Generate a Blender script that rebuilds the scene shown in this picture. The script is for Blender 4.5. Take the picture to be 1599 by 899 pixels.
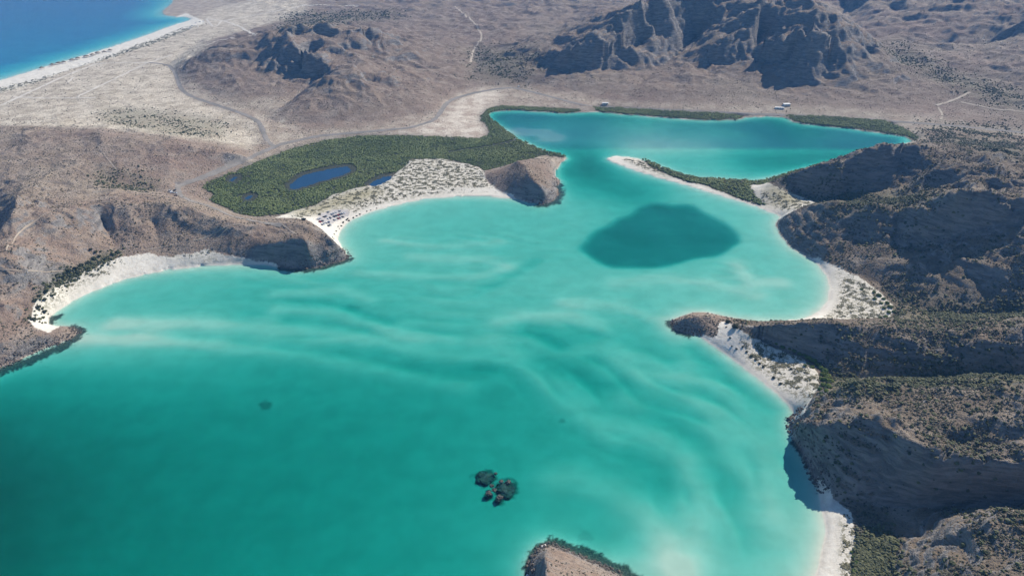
import bpy, bmesh, math, random
import numpy as np
from mathutils import Vector, kdtree

for o in list(bpy.data.objects):
    bpy.data.objects.remove(o)
random.seed(7)
rng = np.random.default_rng(7)
scene = bpy.context.scene
COL = scene.collection

# ------------------------------------------------------------------ camera
CAM_H, PITCH, FPX = 350.0, math.radians(30.0), 1066.0      # metres, pitch below horizontal, focal length in photo pixels
cam = bpy.data.cameras.new("camera")
cam.sensor_width = 36.0
cam.lens = 36.0 * FPX / 1599.0
cam.clip_start = 1.0
cam.clip_end = 40000.0
cam_o = bpy.data.objects.new("camera", cam)
COL.objects.link(cam_o)
cam_o.location = (0, 0, CAM_H)
cam_o.rotation_euler = (math.pi / 2 - PITCH, 0, 0)
scene.camera = cam_o

# ------------------------------------------------------------------ light
SUN_AZ, SUN_EL = math.radians(45.0), math.radians(38.0)     # azimuth from +Y towards +X
world = bpy.data.worlds.new("World")
scene.world = world
world.use_nodes = True
wn = world.node_tree.nodes
wl = world.node_tree.links
sky = wn.new("ShaderNodeTexSky")
sky.sky_type = 'NISHITA'
sky.sun_disc = False
sky.sun_elevation = SUN_EL
sky.sun_rotation = SUN_AZ
sky.altitude = 0
sky.air_density = 1.3
sky.dust_density = 0.0
sky.ozone_density = 8.0
wl.new(sky.outputs[0], wn["Background"].inputs[0])
wn["Background"].inputs[1].default_value = 0.085

sun = bpy.data.lights.new("sun", 'SUN')
sun.energy = 5.0
sun.angle = math.radians(0.5)
sun.color = (1.0, 0.935, 0.835)
sun_o = bpy.data.objects.new("sun", sun)
COL.objects.link(sun_o)
SUN_DIR = Vector((math.sin(SUN_AZ) * math.cos(SUN_EL), math.cos(SUN_AZ) * math.cos(SUN_EL), math.sin(SUN_EL)))
sun_o.rotation_euler = SUN_DIR.to_track_quat('Z', 'Y').to_euler()
sun_o.location = (800, 400, 900)

scene.view_settings.view_transform = 'Standard'
scene.view_settings.look = 'None'
scene.view_settings.gamma = 1.0
scene.view_settings.exposure = 0.28
scene.view_settings.use_curve_mapping = False
scene.render.engine = 'CYCLES'
scene.cycles.use_denoising = True
scene.cycles.use_adaptive_sampling = True
scene.cycles.adaptive_threshold = 0.03
scene.cycles.max_bounces = 6
scene.cycles.diffuse_bounces = 2
scene.cycles.glossy_bounces = 2
scene.cycles.transparent_max_bounces = 8
scene.cycles.volume_bounces = 0

# ------------------------------------------------------------------ helpers
CP, SP = math.cos(PITCH), math.sin(PITCH)


def W(px, py, h=0.0):
    """Point at height h that the photograph shows at pixel (px, py)."""
    px = np.asarray(px, float); py = np.asarray(py, float)
    cx = (px - 799.5) / FPX
    cy = (449.5 - py) / FPX
    dx, dy, dz = cx, CP + cy * SP, -SP + cy * CP
    dz = np.minimum(dz, -0.012)
    t = (h - CAM_H) / dz
    return dx * t, dy * t


def PIX(X, Y, Z):
    dz = Z - CAM_H
    depth = Y * CP - dz * SP
    up = Y * SP + dz * CP
    depth = np.maximum(depth, 1.0)
    return 799.5 + FPX * X / depth, 449.5 - FPX * up / depth


def tag(o, label=None, cat=None, group=None, kind=None):
    if label: o["label"] = label
    if cat: o["category"] = cat
    if group: o["group"] = group
    if kind: o["kind"] = kind
    return o


def link(name, mesh, mat=None, parent=None):
    o = bpy.data.objects.new(name, mesh)
    COL.objects.link(o)
    if mat is not None and len(mesh.materials) == 0:
        mesh.materials.append(mat)
    if parent: o.parent = parent
    return o


# --- gradient noise in numpy
_perm = rng.permutation(256)
_perm = np.concatenate([_perm, _perm]).astype(np.int64)
_ang = rng.random(256) * 2 * math.pi
_gx, _gy = np.cos(_ang), np.sin(_ang)


def noise2(x, y):
    xi = np.floor(x).astype(np.int64); yi = np.floor(y).astype(np.int64)
    xf = x - xi; yf = y - yi
    xi &= 255; yi &= 255
    u = xf * xf * xf * (xf * (xf * 6 - 15) + 10)
    v = yf * yf * yf * (yf * (yf * 6 - 15) + 10)

    def g(ix, iy, fx, fy):
        h = _perm[_perm[ix & 255] + (iy & 255)]
        return _gx[h] * fx + _gy[h] * fy
    n00 = g(xi, yi, xf, yf); n10 = g(xi + 1, yi, xf - 1, yf)
    n01 = g(xi, yi + 1, xf, yf - 1); n11 = g(xi + 1, yi + 1, xf - 1, yf - 1)
    return 1.5 * ((n00 * (1 - u) + n10 * u) * (1 - v) + (n01 * (1 - u) + n11 * u) * v)


def inside(poly, PXa, PYa):
    poly = np.asarray(poly, float)
    res = np.zeros(PXa.shape, bool)
    x0, y0 = poly[:, 0].min(), poly[:, 1].min()
    x1, y1 = poly[:, 0].max(), poly[:, 1].max()
    sel = (PXa >= x0) & (PXa <= x1) & (PYa >= y0) & (PYa <= y1)
    a = PXa[sel]; b = PYa[sel]
    r = np.zeros(a.shape, bool)
    n = len(poly)
    for i in range(n):
        xa, ya = poly[i]; xb, yb = poly[(i + 1) % n]
        if ya == yb: continue
        c = (ya > b) != (yb > b)
        r ^= c & (a < (xb - xa) * (b - ya) / (yb - ya) + xa)
    res[sel] = r
    return res


def smooth(a, b, x):
    t = np.clip((x - a) / (b - a), 0, 1)
    return t * t * (3 - 2 * t)


def blur(a, r, n=2):
    r = int(r)
    if r < 1: return a
    for _ in range(n):
        for ax in (0, 1):
            p = np.pad(a, [(r + 1, r) if k == ax else (0, 0) for k in (0, 1)], mode='edge')
            c = np.cumsum(p, axis=ax)
            if ax == 0:
                a = (c[2 * r + 1:, :] - c[:-2 * r - 1, :]) / (2 * r + 1)
            else:
                a = (c[:, 2 * r + 1:] - c[:, :-2 * r - 1]) / (2 * r + 1)
    return a


def dense(poly, step=1.0):
    """Resample a polyline of tuples at about step pixels."""
    out = []
    for p, q in zip(poly[:-1], poly[1:]):
        p = np.array(p, float); q = np.array(q, float)
        n = max(1, int(math.hypot(*(q - p)[:2]) / step))
        for k in range(n):
            out.append(p + (q - p) * k / n)
    out.append(np.array(poly[-1], float))
    return np.array(out)


# ------------------------------------------------------------------ the land: shorelines as seen in the photograph (pixels at sea level)
BAY = [(-260, 690), (-60, 600), (0, 573), (30, 560), (60, 545), (90, 535), (112, 526), (121, 519), (116, 514), (104, 511), (85, 510), (72, 505), (74, 496),
       (88, 483), (110, 470), (135, 457), (165, 445), (200, 433), (240, 424), (280, 418), (330, 413), (380, 411), (420, 412), (440, 416),
       (470, 419), (500, 415), (525, 408), (541, 402), (538, 395), (529, 385), (524, 372), (532, 356), (548, 343), (570, 333), (600, 324),
       (640, 314), (680, 308), (720, 306), (760, 306), (800, 309), (825, 314), (845, 318), (862, 313), (871, 303), (868, 292), (873, 283),
       (866, 275), (868, 265), (872, 257), (885, 247), (880, 243), (860, 239), (840, 233), (822, 224), (808, 219), (795, 209), (780, 197),
       (766, 186), (760, 180), (770, 174), (800, 172), (840, 174), (880, 177), (930, 174), (980, 179), (1040, 184), (1100, 188), (1150, 187),
       (1165, 183), (1200, 181), (1228, 184), (1240, 191), (1280, 196), (1330, 201), (1370, 207), (1400, 211), (1418, 215), (1424, 221),
       (1400, 230), (1370, 240), (1335, 252), (1306, 252), (1280, 256), (1240, 268), (1200, 280), (1180, 284), (1120, 280), (1090, 279),
       (1060, 272), (1030, 260), (1010, 252), (985, 246), (962, 244), (948, 246), (950, 250), (965, 256), (990, 265), (1020, 275), (1060, 285),
       (1100, 297), (1140, 309), (1180, 321), (1210, 333), (1222, 338), (1214, 350), (1222, 368), (1240, 388), (1268, 403), (1280, 412), (1293, 430),
       (1298, 448), (1295, 468), (1282, 485), (1262, 497), (1240, 503), (1200, 503), (1160, 500), (1140, 497), (1128, 493), (1105, 489), (1085, 489),
       (1065, 493), (1049, 502), (1055, 513), (1075, 520), (1093, 522), (1105, 532), (1130, 549), (1160, 571), (1190, 594), (1218, 617), (1240, 640),
       (1246, 648), (1234, 655), (1237, 672), (1246, 692), (1258, 714), (1270, 738), (1278, 756), (1283, 775), (1286, 795), (1291, 825), (1288, 850), (1281, 880),
       (1272, 908), (1255, 960), (1240, 1050), (1240, 1250), (1100, 1500), (-900, 1500), (-900, 900)]
SEA = [(-900, 330), (-400, 228), (-200, 182), (0, 126), (60, 108), (120, 90), (180, 72), (230, 55), (270, 40), (296, 33), (298, 29), (290, 26.5), (275, 26.5), (258, 24),
       (253, 18), (262, 11), (270, 4), (272, -4), (285, -20), (320, -45), (300, -130), (-6000, -130), (-6000, 330)]
ISLET = [(828, 910), (827, 888), (832, 870), (841, 858), (850, 852), (862, 851), (873, 857), (890, 862), (905, 869), (920, 877), (940, 886),
         (965, 898), (1010, 930), (1040, 990), (1000, 1080), (900, 1080), (835, 980)]

MANG = [(316, 295), (322, 287), (350, 275), (400, 255), (450, 235), (500, 222), (560, 214), (640, 213), (700, 215), (745, 218), (762, 212), (762, 200),
        (750, 190), (750, 182), (760, 172), (778, 166), (830, 168), (880, 171), (905, 173), (905, 175), (880, 177), (830, 174), (790, 172), (772, 175), (764, 181),
        (790, 200), (808, 216), (822, 222), (850, 230), (870, 239), (884, 246), (870, 246), (850, 243), (800, 258), (755, 268), (748, 262), (730, 258), (705, 252),
        (690, 250), (640, 250), (632, 262), (600, 285), (560, 295), (520, 305), (500, 318), (480, 325), (450, 335), (400, 340), (370, 335), (345, 322), (325, 315), (335, 305)]
MANG2 = [(925, 168), (960, 169), (1010, 172), (1080, 176), (1130, 178), (1160, 182), (1150, 187), (1100, 188), (1040, 184), (980, 179), (930, 174)]
MANG3 = [(1226, 181), (1270, 182), (1330, 186), (1380, 190), (1405, 200), (1420, 208), (1434, 218), (1428, 222), (1416, 214), (1400, 211), (1370, 207), (1330, 201), (1280, 196), (1238, 191)]
MANG4 = [(998, 248), (1010, 252), (1030, 260), (1060, 272), (1090, 278), (1120, 280), (1180, 283), (1200, 279), (1240, 267), (1280, 255), (1306, 249),
         (1322, 254), (1280, 268), (1240, 281), (1200, 290), (1168, 290), (1178, 308), (1195, 322), (1186, 322), (1160, 313), (1130, 302), (1098, 290), (1075, 285), (1050, 277), (1020, 264)]
POND = [(446, 291), (455, 283), (470, 275), (490, 269), (510, 265), (530, 261), (548, 259), (553, 263), (552, 268), (540, 274), (520, 279), (495, 286), (475, 292), (456, 297), (448, 296)]
POND2 = [(574, 288), (585, 282), (600, 276), (616, 274), (612, 281), (600, 288), (586, 293), (575, 293)]
POND3 = [(357, 282), (364, 277), (373, 275), (370, 279), (362, 284)]
POND4 = [(381, 310), (388, 306), (397, 305), (393, 309), (385, 313)]
POND5 = [(522, 241), (535, 239), (550, 241), (548, 243), (534, 244)]
CREEK = [(700, 238), (730, 233), (762, 229), (785, 224), (806, 218)]

BEACHES = {
    'main': [(420, 342), (435, 338), (480, 325), (500, 318), (520, 305), (560, 295), (600, 285), (632, 262), (640, 250), (690, 250), (730, 258), (748, 262), (755, 270), (762, 285), (780, 298),
             (812, 311), (800, 316), (700, 325), (560, 355), (540, 390), (522, 380), (505, 366), (480, 352), (450, 345)],
    'left': [(78, 520), (56, 512), (44, 500), (58, 470), (85, 450), (120, 432), (155, 415), (190, 402), (230, 396), (265, 402), (300, 396), (325, 390), (350, 398), (390, 404),
             (432, 412), (438, 425), (240, 440), (110, 490), (90, 512)],
    'near': [(1093, 524), (1112, 508), (1128, 502), (1140, 505), (1150, 513), (1180, 530), (1215, 545), (1250, 560), (1275, 580), (1284, 610), (1272, 630), (1252, 648), (1235, 660), (1090, 535)],
    'cove': [(1262, 400), (1290, 408), (1320, 422), (1350, 438), (1375, 458), (1395, 478), (1392, 500), (1240, 508), (1230, 500), (1280, 440)],
    'corner': [(1270, 745), (1285, 752), (1304, 782), (1330, 800), (1335, 840), (1331, 870), (1328, 910), (1320, 980), (1225, 980), (1260, 880), (1278, 800)],
    'spit': [(940, 244), (962, 240), (998, 246), (1020, 263), (1050, 276), (1075, 284), (1098, 289), (1130, 301), (1165, 314), (1190, 321), (1168, 289), (1196, 284), (1230, 300), (1278, 318), (1275, 326), (1240, 334), (1215, 342), (1180, 335), (1060, 298), (960, 262)],
    'tecolote': [(-400, 250), (-400, 210), (0, 118), (120, 82), (230, 47), (290, 20), (310, 30), (322, 36), (300, 44), (240, 68), (180, 88), (100, 112), (60, 128), (0, 145)],
}
SALT = [(600, 209), (640, 205), (690, 190), (712, 160), (735, 148), (770, 142), (785, 152), (768, 164), (750, 180), (750, 190), (762, 200), (758, 217), (700, 214), (640, 212)]

HWAY = [(440, 352), (400, 346), (360, 337), (330, 323), (300, 315), (284, 308), (275, 300), (278, 291), (300, 284), (350, 265), (400, 242), (440, 225), (500, 212), (560, 207), (640, 200), (680, 188), (690, 172), (700, 158), (735, 147), (765, 141),
        (800, 137), (850, 149), (900, 162), (930, 168), (1000, 171), (1100, 175), (1200, 179), (1300, 184), (1400, 190), (1440, 193), (1500, 198), (1599, 208), (1750, 225)]
TROAD = [(230, 98), (262, 101), (272, 108), (277, 125), (283, 142), (300, 152), (340, 165), (380, 178), (404, 189), (411, 203), (416, 222), (428, 229)]

# ridges, feet and flats: (pixel x, pixel y, height in metres)
RIDGES = {
    'left_hill': [
        [(300, 92, 32), (318, 82, 45), (340, 76, 52), (365, 74, 55), (395, 70, 58), (412, 62, 66), (420, 56, 75), (445, 44, 92), (470, 31, 105), (490, 39, 96), (508, 36, 100), (530, 46, 90), (555, 51, 86), (575, 40, 98), (600, 50, 82), (620, 60, 62), (650, 64, 45)],
        [(445, 44, 92), (450, 65, 80), (480, 82, 70), (510, 92, 63), (545, 102, 60), (522, 114, 53), (502, 127, 44), (473, 152, 29), (442, 178, 15)],
        [(545, 102, 60), (580, 120, 46), (620, 140, 30), (660, 160, 14)],
        [(395, 70, 58), (405, 92, 40), (395, 115, 30), (350, 135, 20)],
        [(470, 31, 105), (500, 55, 84), (540, 75, 66), (600, 90, 45), (650, 105, 28)],
    ],
    'mountain': [
        [(845, 106, 24), (855, 104, 30), (880, 82, 60), (905, 66, 78), (930, 52, 92), (960, 32, 112), (1000, 8, 138), (1040, -15, 160), (1100, -30, 175), (1180, -30, 175), (1240, -15, 160), (1275, 10, 140), (1298, 22, 128), (1312, 35, 118), (1325, 55, 95)],
        [(1271, 47, 115), (1300, 58, 100), (1322, 70, 82), (1345, 91, 58), (1375, 110, 40), (1420, 135, 25), (1460, 155, 14)],
        [(1190, -5, 150), (1185, 20, 125), (1172, 38, 108), (1150, 52, 92), (1125, 68, 76), (1105, 80, 62), (1085, 92, 46), (1060, 105, 36), (1030, 120, 27), (1000, 135, 19), (960, 154, 9)],
        [(1195, 58, 92), (1230, 54, 100), (1271, 47, 115), (1275, 10, 140)],
        [(1271, 47, 115), (1285, 70, 80), (1295, 85, 62), (1290, 110, 42), (1300, 130, 26)],
        [(1000, 8, 138), (1012, 30, 108), (1022, 52, 84), (1022, 66, 64)],
        [(905, 66, 78), (945, 64, 80), (975, 50, 92), (985, 40, 100)],
        [(1125, 68, 76), (1150, 72, 70), (1175, 72, 68)],
    ],
    'east_hills': [
        [(1476, 70, 38), (1500, 52, 60), (1530, 36, 80), (1550, 28, 86), (1580, 5, 106), (1650, -20, 130)],
        [(1536, 66, 48), (1570, 50, 72), (1599, 35, 95), (1680, 0, 130)],
        [(1450, 12, 78), (1480, 0, 108), (1550, -25, 140)],
        [(1310, -5, 70), (1345, -22, 115), (1400, -32, 130)],
    ],
    'lagoon_hill': [
        [(1195, 287, 6), (1230, 275, 22), (1270, 262, 38), (1300, 252, 48), (1335, 240, 58), (1365, 229, 66), (1395, 224, 71), (1425, 226, 68), (1450, 223, 71), (1478, 227, 71), (1533, 236, 66), (1599, 258, 60), (1700, 290, 60)],
        [(1478, 227, 71), (1490, 245, 67), (1505, 262, 63), (1525, 282, 75), (1520, 291, 96)],
        [(1300, 252, 48), (1316, 268, 40), (1325, 284, 26)],
        [(1395, 224, 71), (1408, 248, 50), (1418, 278, 38)],
    ],
    'big_hill': [
        [(1218, 341, 4), (1232, 334, 14), (1260, 325, 26), (1295, 319, 38), (1330, 317, 46), (1375, 319, 52), (1405, 324, 52), (1415, 326, 52), (1440, 318, 62), (1470, 306, 76), (1500, 294, 92), (1520, 291, 96), (1550, 296, 95), (1599, 302, 95), (1700, 310, 95)],
        [(1550, 296, 95), (1580, 325, 82), (1610, 350, 72)],
    ],
    'middle_ridge': [
        [(1136, 503, 8), (1165, 508, 16), (1200, 508, 22), (1240, 506, 28), (1280, 506, 31), (1340, 510, 33), (1400, 510, 37), (1460, 512, 38), (1520, 512, 42), (1599, 512, 46), (1700, 512, 52)],
        [(1400, 510, 37), (1425, 532, 33), (1450, 538, 32), (1540, 534, 38), (1620, 540, 38)],
    ],
    'near_headland': [
        [(1258, 643, 14), (1285, 618, 23), (1320, 605, 31), (1360, 602, 37), (1420, 605, 41), (1500, 603, 49), (1599, 598, 57), (1750, 590, 62)],
        [(1243, 656, 14), (1260, 662, 20), (1290, 668, 28), (1330, 660, 38), (1370, 655, 42), (1400, 680, 42), (1430, 700, 42), (1460, 722, 40), (1500, 715, 44), (1540, 712, 48), (1599, 715, 50), (1750, 715, 52)],
    ],
    'corner_hill': [
        [(1450, 844, 14), (1475, 826, 24), (1500, 812, 32), (1530, 802, 38), (1560, 796, 42), (1599, 798, 46), (1750, 800, 55)],
        [(1500, 812, 32), (1490, 850, 30), (1470, 899, 32), (1480, 960, 36)],
        [(1560, 830, 42), (1599, 860, 46), (1640, 920, 50)],
    ],
    'lagoon_headland': [
        [(800, 256, 18), (808, 250, 27), (820, 261, 27), (828, 274, 25), (845, 290, 20), (857, 304, 12)],
        [(808, 250, 27), (835, 248, 18), (858, 250, 9)],
        [(770, 272, 8), (800, 256, 18)],
    ],
    'dark_headland': [
        [(445, 347, 26), (475, 351, 28), (500, 360, 26), (520, 374, 22), (532, 387, 12)],
        [(400, 384, 15), (430, 379, 21), (455, 371, 26), (472, 367, 28), (480, 380, 25), (485, 398, 13)],
        [(510, 390, 16), (525, 397, 8)],
    ],
    'bluff': [
        [(-20, 405, 44), (20, 392, 45), (60, 358, 44), (110, 325, 42), (160, 318, 38), (230, 316, 36), (300, 325, 34), (340, 345, 30), (390, 351, 27), (445, 347, 26)],
        [(195, 318, 38), (205, 340, 30), (212, 368, 18)],
        [(300, 325, 34), (290, 345, 28), (285, 365, 20)],
        [(28, 305, 50), (25, 330, 50), (15, 360, 48), (5, 390, 46)],
        [(120, 325, 42), (125, 360, 30), (140, 395, 16)],
    ],
    'brown_hill': [
        [(-200, 230, 40), (0, 212, 34), (50, 207, 38), (100, 206, 40), (150, 207, 40), (200, 212, 38), (260, 222, 34), (320, 232, 27), (365, 240, 18), (388, 246, 8)],
        [(160, 207, 40), (175, 240, 33), (200, 262, 25)],
        [(260, 222, 34), (262, 250, 26), (265, 275, 15)],
    ],
    'point': [
        [(-150, 500, 22), (0, 532, 14), (60, 522, 9), (100, 516.5, 4), (114, 517.5, 1.5)],
    ],
    'outcrop': [
        [(1058, 501, 5), (1072, 496, 10), (1090, 493, 12), (1108, 494, 11), (1122, 496, 7)],
    ],
    'islet': [
        [(854, 857, 6), (851, 867, 15), (855, 881, 20), (852, 899, 24), (870, 940, 28), (930, 970, 26)],
        [(855, 881, 20), (890, 888, 14), (930, 905, 12)],
    ],
}
FLATS = [
    [(-250, 215, 5), (0, 150, 5), (100, 120, 5), (200, 85, 5), (290, 50, 5), (325, 20, 7), (340, -20, 9)],
    [(-300, 280, 25), (-150, 200, 14), (0, 195, 13), (150, 172, 13), (280, 180, 10), (400, 208, 8)],
    [(150, 135, 10), (250, 110, 10), (330, 50, 10), (420, 25, 14)],
    [(735, 140, 8), (742, 100, 16), (738, 70, 22), (705, 30, 32), (690, 0, 40)],
    [(300, -10, 12), (400, -12, 20), (550, -12, 33), (700, -15, 45), (850, -15, 48)],
    [(320, 62, 16), (420, 40, 22), (500, 20, 28), (600, 36, 34), (680, 60, 26)],
    [(300, 130, 14), (340, 150, 13), (390, 170, 11), (430, 190, 8)],
    [(430, 121, 26), (470, 113, 30), (485, 100, 36)], [(380, 142, 20), (430, 121, 26)], [(503, 125, 22), (484, 136, 17), (465, 148, 14), (440, 168, 10)],
    [(440, 195, 7), (520, 190, 10), (600, 188, 8), (660, 178, 6)],
    [(1599, 130, 28), (1500, 115, 27), (1430, 98, 30), (1385, 78, 36), (1345, 40, 48), (1335, 5, 58)],
    [(1440, 205, 7), (1500, 215, 12), (1599, 240, 22)], [(1599, 170, 18), (1500, 160, 14), (1450, 175, 8)],
    [(850, 60, 26), (900, 25, 36), (980, -15, 45), (1100, -42, 50), (1240, -32, 55), (1310, 0, 50), (1345, 48, 42)],
    [(800, 128, 9), (850, 133, 10), (900, 142, 8), (950, 163, 5)], [(870, 112, 22), (900, 112, 26), (950, 105, 30), (1000, 110, 26)],
    [(885, 98, 38), (920, 98, 41), (950, 82, 56), (985, 68, 66), (1005, 72, 56)],
    [(1000, 132, 15), (1030, 106, 27), (1060, 86, 38), (1090, 60, 58)],
    [(1105, 99, 37), (1150, 101, 40), (1180, 96, 42), (1200, 101, 41), (1225, 103, 42), (1260, 97, 45), (1280, 100, 46)],
    [(1183, 60, 68), (1182, 85, 47)], [(1100, 130, 20), (1200, 132, 21), (1280, 135, 22), (1350, 140, 20)],
    [(1100, 160, 8), (1200, 158, 10), (1300, 162, 9), (1400, 172, 7)],
    [(1278, 320, 3), (1300, 318, 6), (1340, 316, 14), (1380, 313, 22), (1420, 308, 30), (1460, 300, 40), (1490, 285, 52)],
    [(1240, 300, 5), (1275, 312, 4), (1330, 298, 16), (1400, 292, 28)],
    [(1290, 412, 4), (1330, 426, 6), (1370, 441, 8), (1410, 472, 8), (1450, 490, 10), (1520, 490, 14), (1599, 490, 20), (1700, 490, 25)],
    [(1290, 380, 16), (1330, 372, 22), (1400, 386, 28), (1480, 376, 45), (1560, 362, 60), (1620, 352, 70)],
    [(1150, 516, 4), (1190, 533, 5), (1230, 549, 6), (1280, 566, 7), (1300, 590, 7), (1350, 592, 8), (1420, 593, 9), (1500, 591, 12), (1599, 589, 17), (1700, 588, 22)],
    [(1300, 500, 3), (1400, 497, 8)],
    [(1304, 784, 2), (1330, 788, 4), (1380, 791, 6), (1440, 794, 7), (1500, 794, 9), (1560, 791, 12), (1599, 786, 15), (1750, 780, 22)],
    [(1310, 802, 3), (1340, 825, 5), (1400, 836, 7), (1440, 838, 9)], [(1345, 860, 4), (1395, 870, 7), (1380, 905, 6), (1370, 970, 6)],
    [(755, 277, 2), (775, 296, 2), (800, 308, 1)], [(800, 244, 2), (850, 244, 2)],
    [(85, 442, 10), (130, 426, 10), (180, 404, 10), (230, 398, 9), (270, 403, 7), (330, 392, 9), (390, 403, 5), (430, 411, 3)],
    [(300, 313, 13), (350, 332, 9), (400, 345, 8)], [(270, 303, 7), (230, 296, 12), (190, 286, 18), (140, 286, 28), (80, 290, 36)],
    [(-15, 310, 25), (-15, 350, 22), (-20, 385, 18)], [(-200, 460, 40), (-200, 350, 60)], [(0, 470, 26), (40, 480, 12), (30, 505, 10), (0, 508, 14)],
    [(160, 345, 22), (180, 385, 13)], [(240, 350, 20), (250, 385, 12)],
]


def PL(poly, h): return [(p[0], p[1], h) for p in poly]


FLATS += [[(557, 63, 69), (588, 63, 69)], [(494, 61, 71), (522, 61, 71)], [(455, 53, 79), (468, 53, 79)], [(1540, 72, 42), (1552, 70, 46), (1585, 58, 62)]]
FLATS.append(PL(HWAY[7:], 4.5)); FLATS.append(PL(TROAD[:-1], 10.0))

# ------------------------------------------------------------------ fan-shaped grid, finer near the viewpoint
NU, NV, C0 = 920, 1140, 202.0
UMAX = 0.90
V0, V1 = math.log(300.0), math.log(4100.0)
ug = np.linspace(-UMAX, UMAX, NU)
vg = np.linspace(V0, V1, NV)
Sg = np.exp(vg)[:, None]
GY = (Sg - C0) + 0 * ug[None, :]
GX = Sg * ug[None, :]
CELL = Sg * (2 * UMAX / NU) + 0 * ug[None, :]


def gidx(X, Y):
    s = np.maximum(Y + C0, 50.0)
    return (np.log(s) - V0) / (V1 - V0) * (NV - 1), (X / s + UMAX) / (2 * UMAX) * (NU - 1)


def raster(fix, val, poly, h=None):
    d = dense([p if len(p) == 3 else (p[0], p[1], h) for p in poly], 0.7)
    X, Y = W(d[:, 0], d[:, 1], d[:, 2])
    r, c = gidx(X, Y)
    r = np.rint(r).astype(int); c = np.rint(c).astype(int)
    ok = (r >= 0) & (r < NV) & (c >= 0) & (c < NU)
    fix[r[ok], c[ok]] = True
    val[r[ok], c[ok]] = d[ok, 2]


GPX, GPY = PIX(GX, GY, 0 * GX)
jx = 1.2 * noise2(GX / 14, GY / 14) + 0.6 * noise2(GX / 5, GY / 5)
jy = 0.8 * noise2(GX / 14 + 40, GY / 14) + 0.4 * noise2(GX / 5 + 9, GY / 5)
JPX, JPY = GPX + jx, GPY + jy
M_islet = inside(ISLET, JPX, JPY)
M_bay = inside(BAY, JPX, JPY) & ~M_islet
M_sea = inside(SEA, JPX, JPY)
M_water = M_bay | M_sea
M_mang = inside(MANG, JPX, JPY) | inside(MANG2, JPX, JPY) | inside(MANG3, JPX, JPY) | inside(MANG4, JPX, JPY)
M_mang &= ~M_water
M_pond = np.zeros_like(M_mang)
for q in (POND, POND2, POND3, POND4):
    c_ = np.mean(q, axis=0)
    M_pond |= inside([(c_[0] + (x - c_[0]) * 0.9, c_[1] + (y - c_[1]) * 0.95) for x, y in q], JPX, JPY)

fix = np.zeros((NV, NU), bool)
val = np.zeros((NV, NU))
fix[M_mang] = True; val[M_mang] = 0.6
for f in FLATS: raster(fix, val, f)
for k, rs in RIDGES.items():
    for r_ in rs: raster(fix, val, r_)
for bname, b in BEACHES.items():
    pass
fix[M_water] = True; val[M_water] = 0.0


def diffuse(fix, val, levels=5):
    pyr = [(fix, val)]
    for _ in range(levels - 1):
        f, v = pyr[-1]
        n0, n1 = f.shape[0] // 2 * 2, f.shape[1] // 2 * 2
        ff = f[:n0, :n1].astype(float).reshape(n0 // 2, 2, n1 // 2, 2).sum((1, 3))
        vv = (v * f)[:n0, :n1].reshape(n0 // 2, 2, n1 // 2, 2).sum((1, 3))
        pyr.append((ff > 0, np.where(ff > 0, vv / np.maximum(ff, 1), 0)))
    h = None
    for lv, (f, v) in enumerate(reversed(pyr)):
        if h is None:
            h = np.full(f.shape, v[f].mean())
        else:
            r = np.minimum((np.arange(f.shape[0])) // 2, h.shape[0] - 1)
            c = np.minimum((np.arange(f.shape[1])) // 2, h.shape[1] - 1)
            h = h[r][:, c]
        h = np.where(f, v, h)
        for _ in range((900, 400, 160, 60, 30)[lv]):
            p = np.pad(h, 1, mode='edge')
            h = 0.25 * (p[2:, 1:-1] + p[:-2, 1:-1] + p[1:-1, 2:] + p[1:-1, :-2])
            h = np.where(f, v, h)
    return h


H0 = diffuse(fix, np.maximum(val, 0) ** 1.3) ** (1 / 1.3)

# distance to shore on a coarse copy of the grid
kd_pts = []
for poly in (BAY, SEA, ISLET):
    d = dense(poly + poly[:1], 1.5)
    X, Y = W(d[:, 0], d[:, 1], 0)
    kd_pts += list(zip(X, Y))
kd = kdtree.KDTree(len(kd_pts))
for i, p in enumerate(kd_pts): kd.insert((p[0], p[1], 0), i)
kd.balance()
q = 5
cr = np.arange(0, NV, q); cc = np.arange(0, NU, q)
dist_c = np.array([[kd.find((GX[r, c], GY[r, c], 0))[2] for c in cc] for r in cr])


def upsample(a):
    r = np.clip(np.arange(NV) / q, 0, a.shape[0] - 1.001); c = np.clip(np.arange(NU) / q, 0, a.shape[1] - 1.001)
    r0 = r.astype(int); c0 = c.astype(int); fr = (r - r0)[:, None]; fc = (c - c0)[None, :]
    return ((a[r0][:, c0] * (1 - fr) + a[r0 + 1][:, c0] * fr) * (1 - fc) + (a[r0][:, c0 + 1] * (1 - fr) + a[r0 + 1][:, c0 + 1] * fr) * fc)


DIST = upsample(dist_c)

# label of the nearest ridge family
fam = list(RIDGES)
fp = []
for i, k in enumerate(fam):
    for r_ in RIDGES[k]:
        d = dense(r_, 4.0)
        X, Y = W(d[:, 0], d[:, 1], d[:, 2])
        fp += [(x, y, i) for x, y in zip(X, Y)]
kd2 = kdtree.KDTree(len(fp))
for i, p in enumerate(fp): kd2.insert((p[0], p[1], 0), i)
kd2.balance()
near_c = np.array([[fp[kd2.find((GX[r, c], GY[r, c], 0))[1]][2] for c in cc] for r in cr])
NEAR = near_c[np.minimum((np.arange(NV) + q // 2) // q, near_c.shape[0] - 1)][:, np.minimum((np.arange(NU) + q // 2) // q, near_c.shape[1] - 1)]


# ------------------------------------------------------------------ surface masks
def soft(mask, r=3): return blur(mask.astype(float), r)


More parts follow.
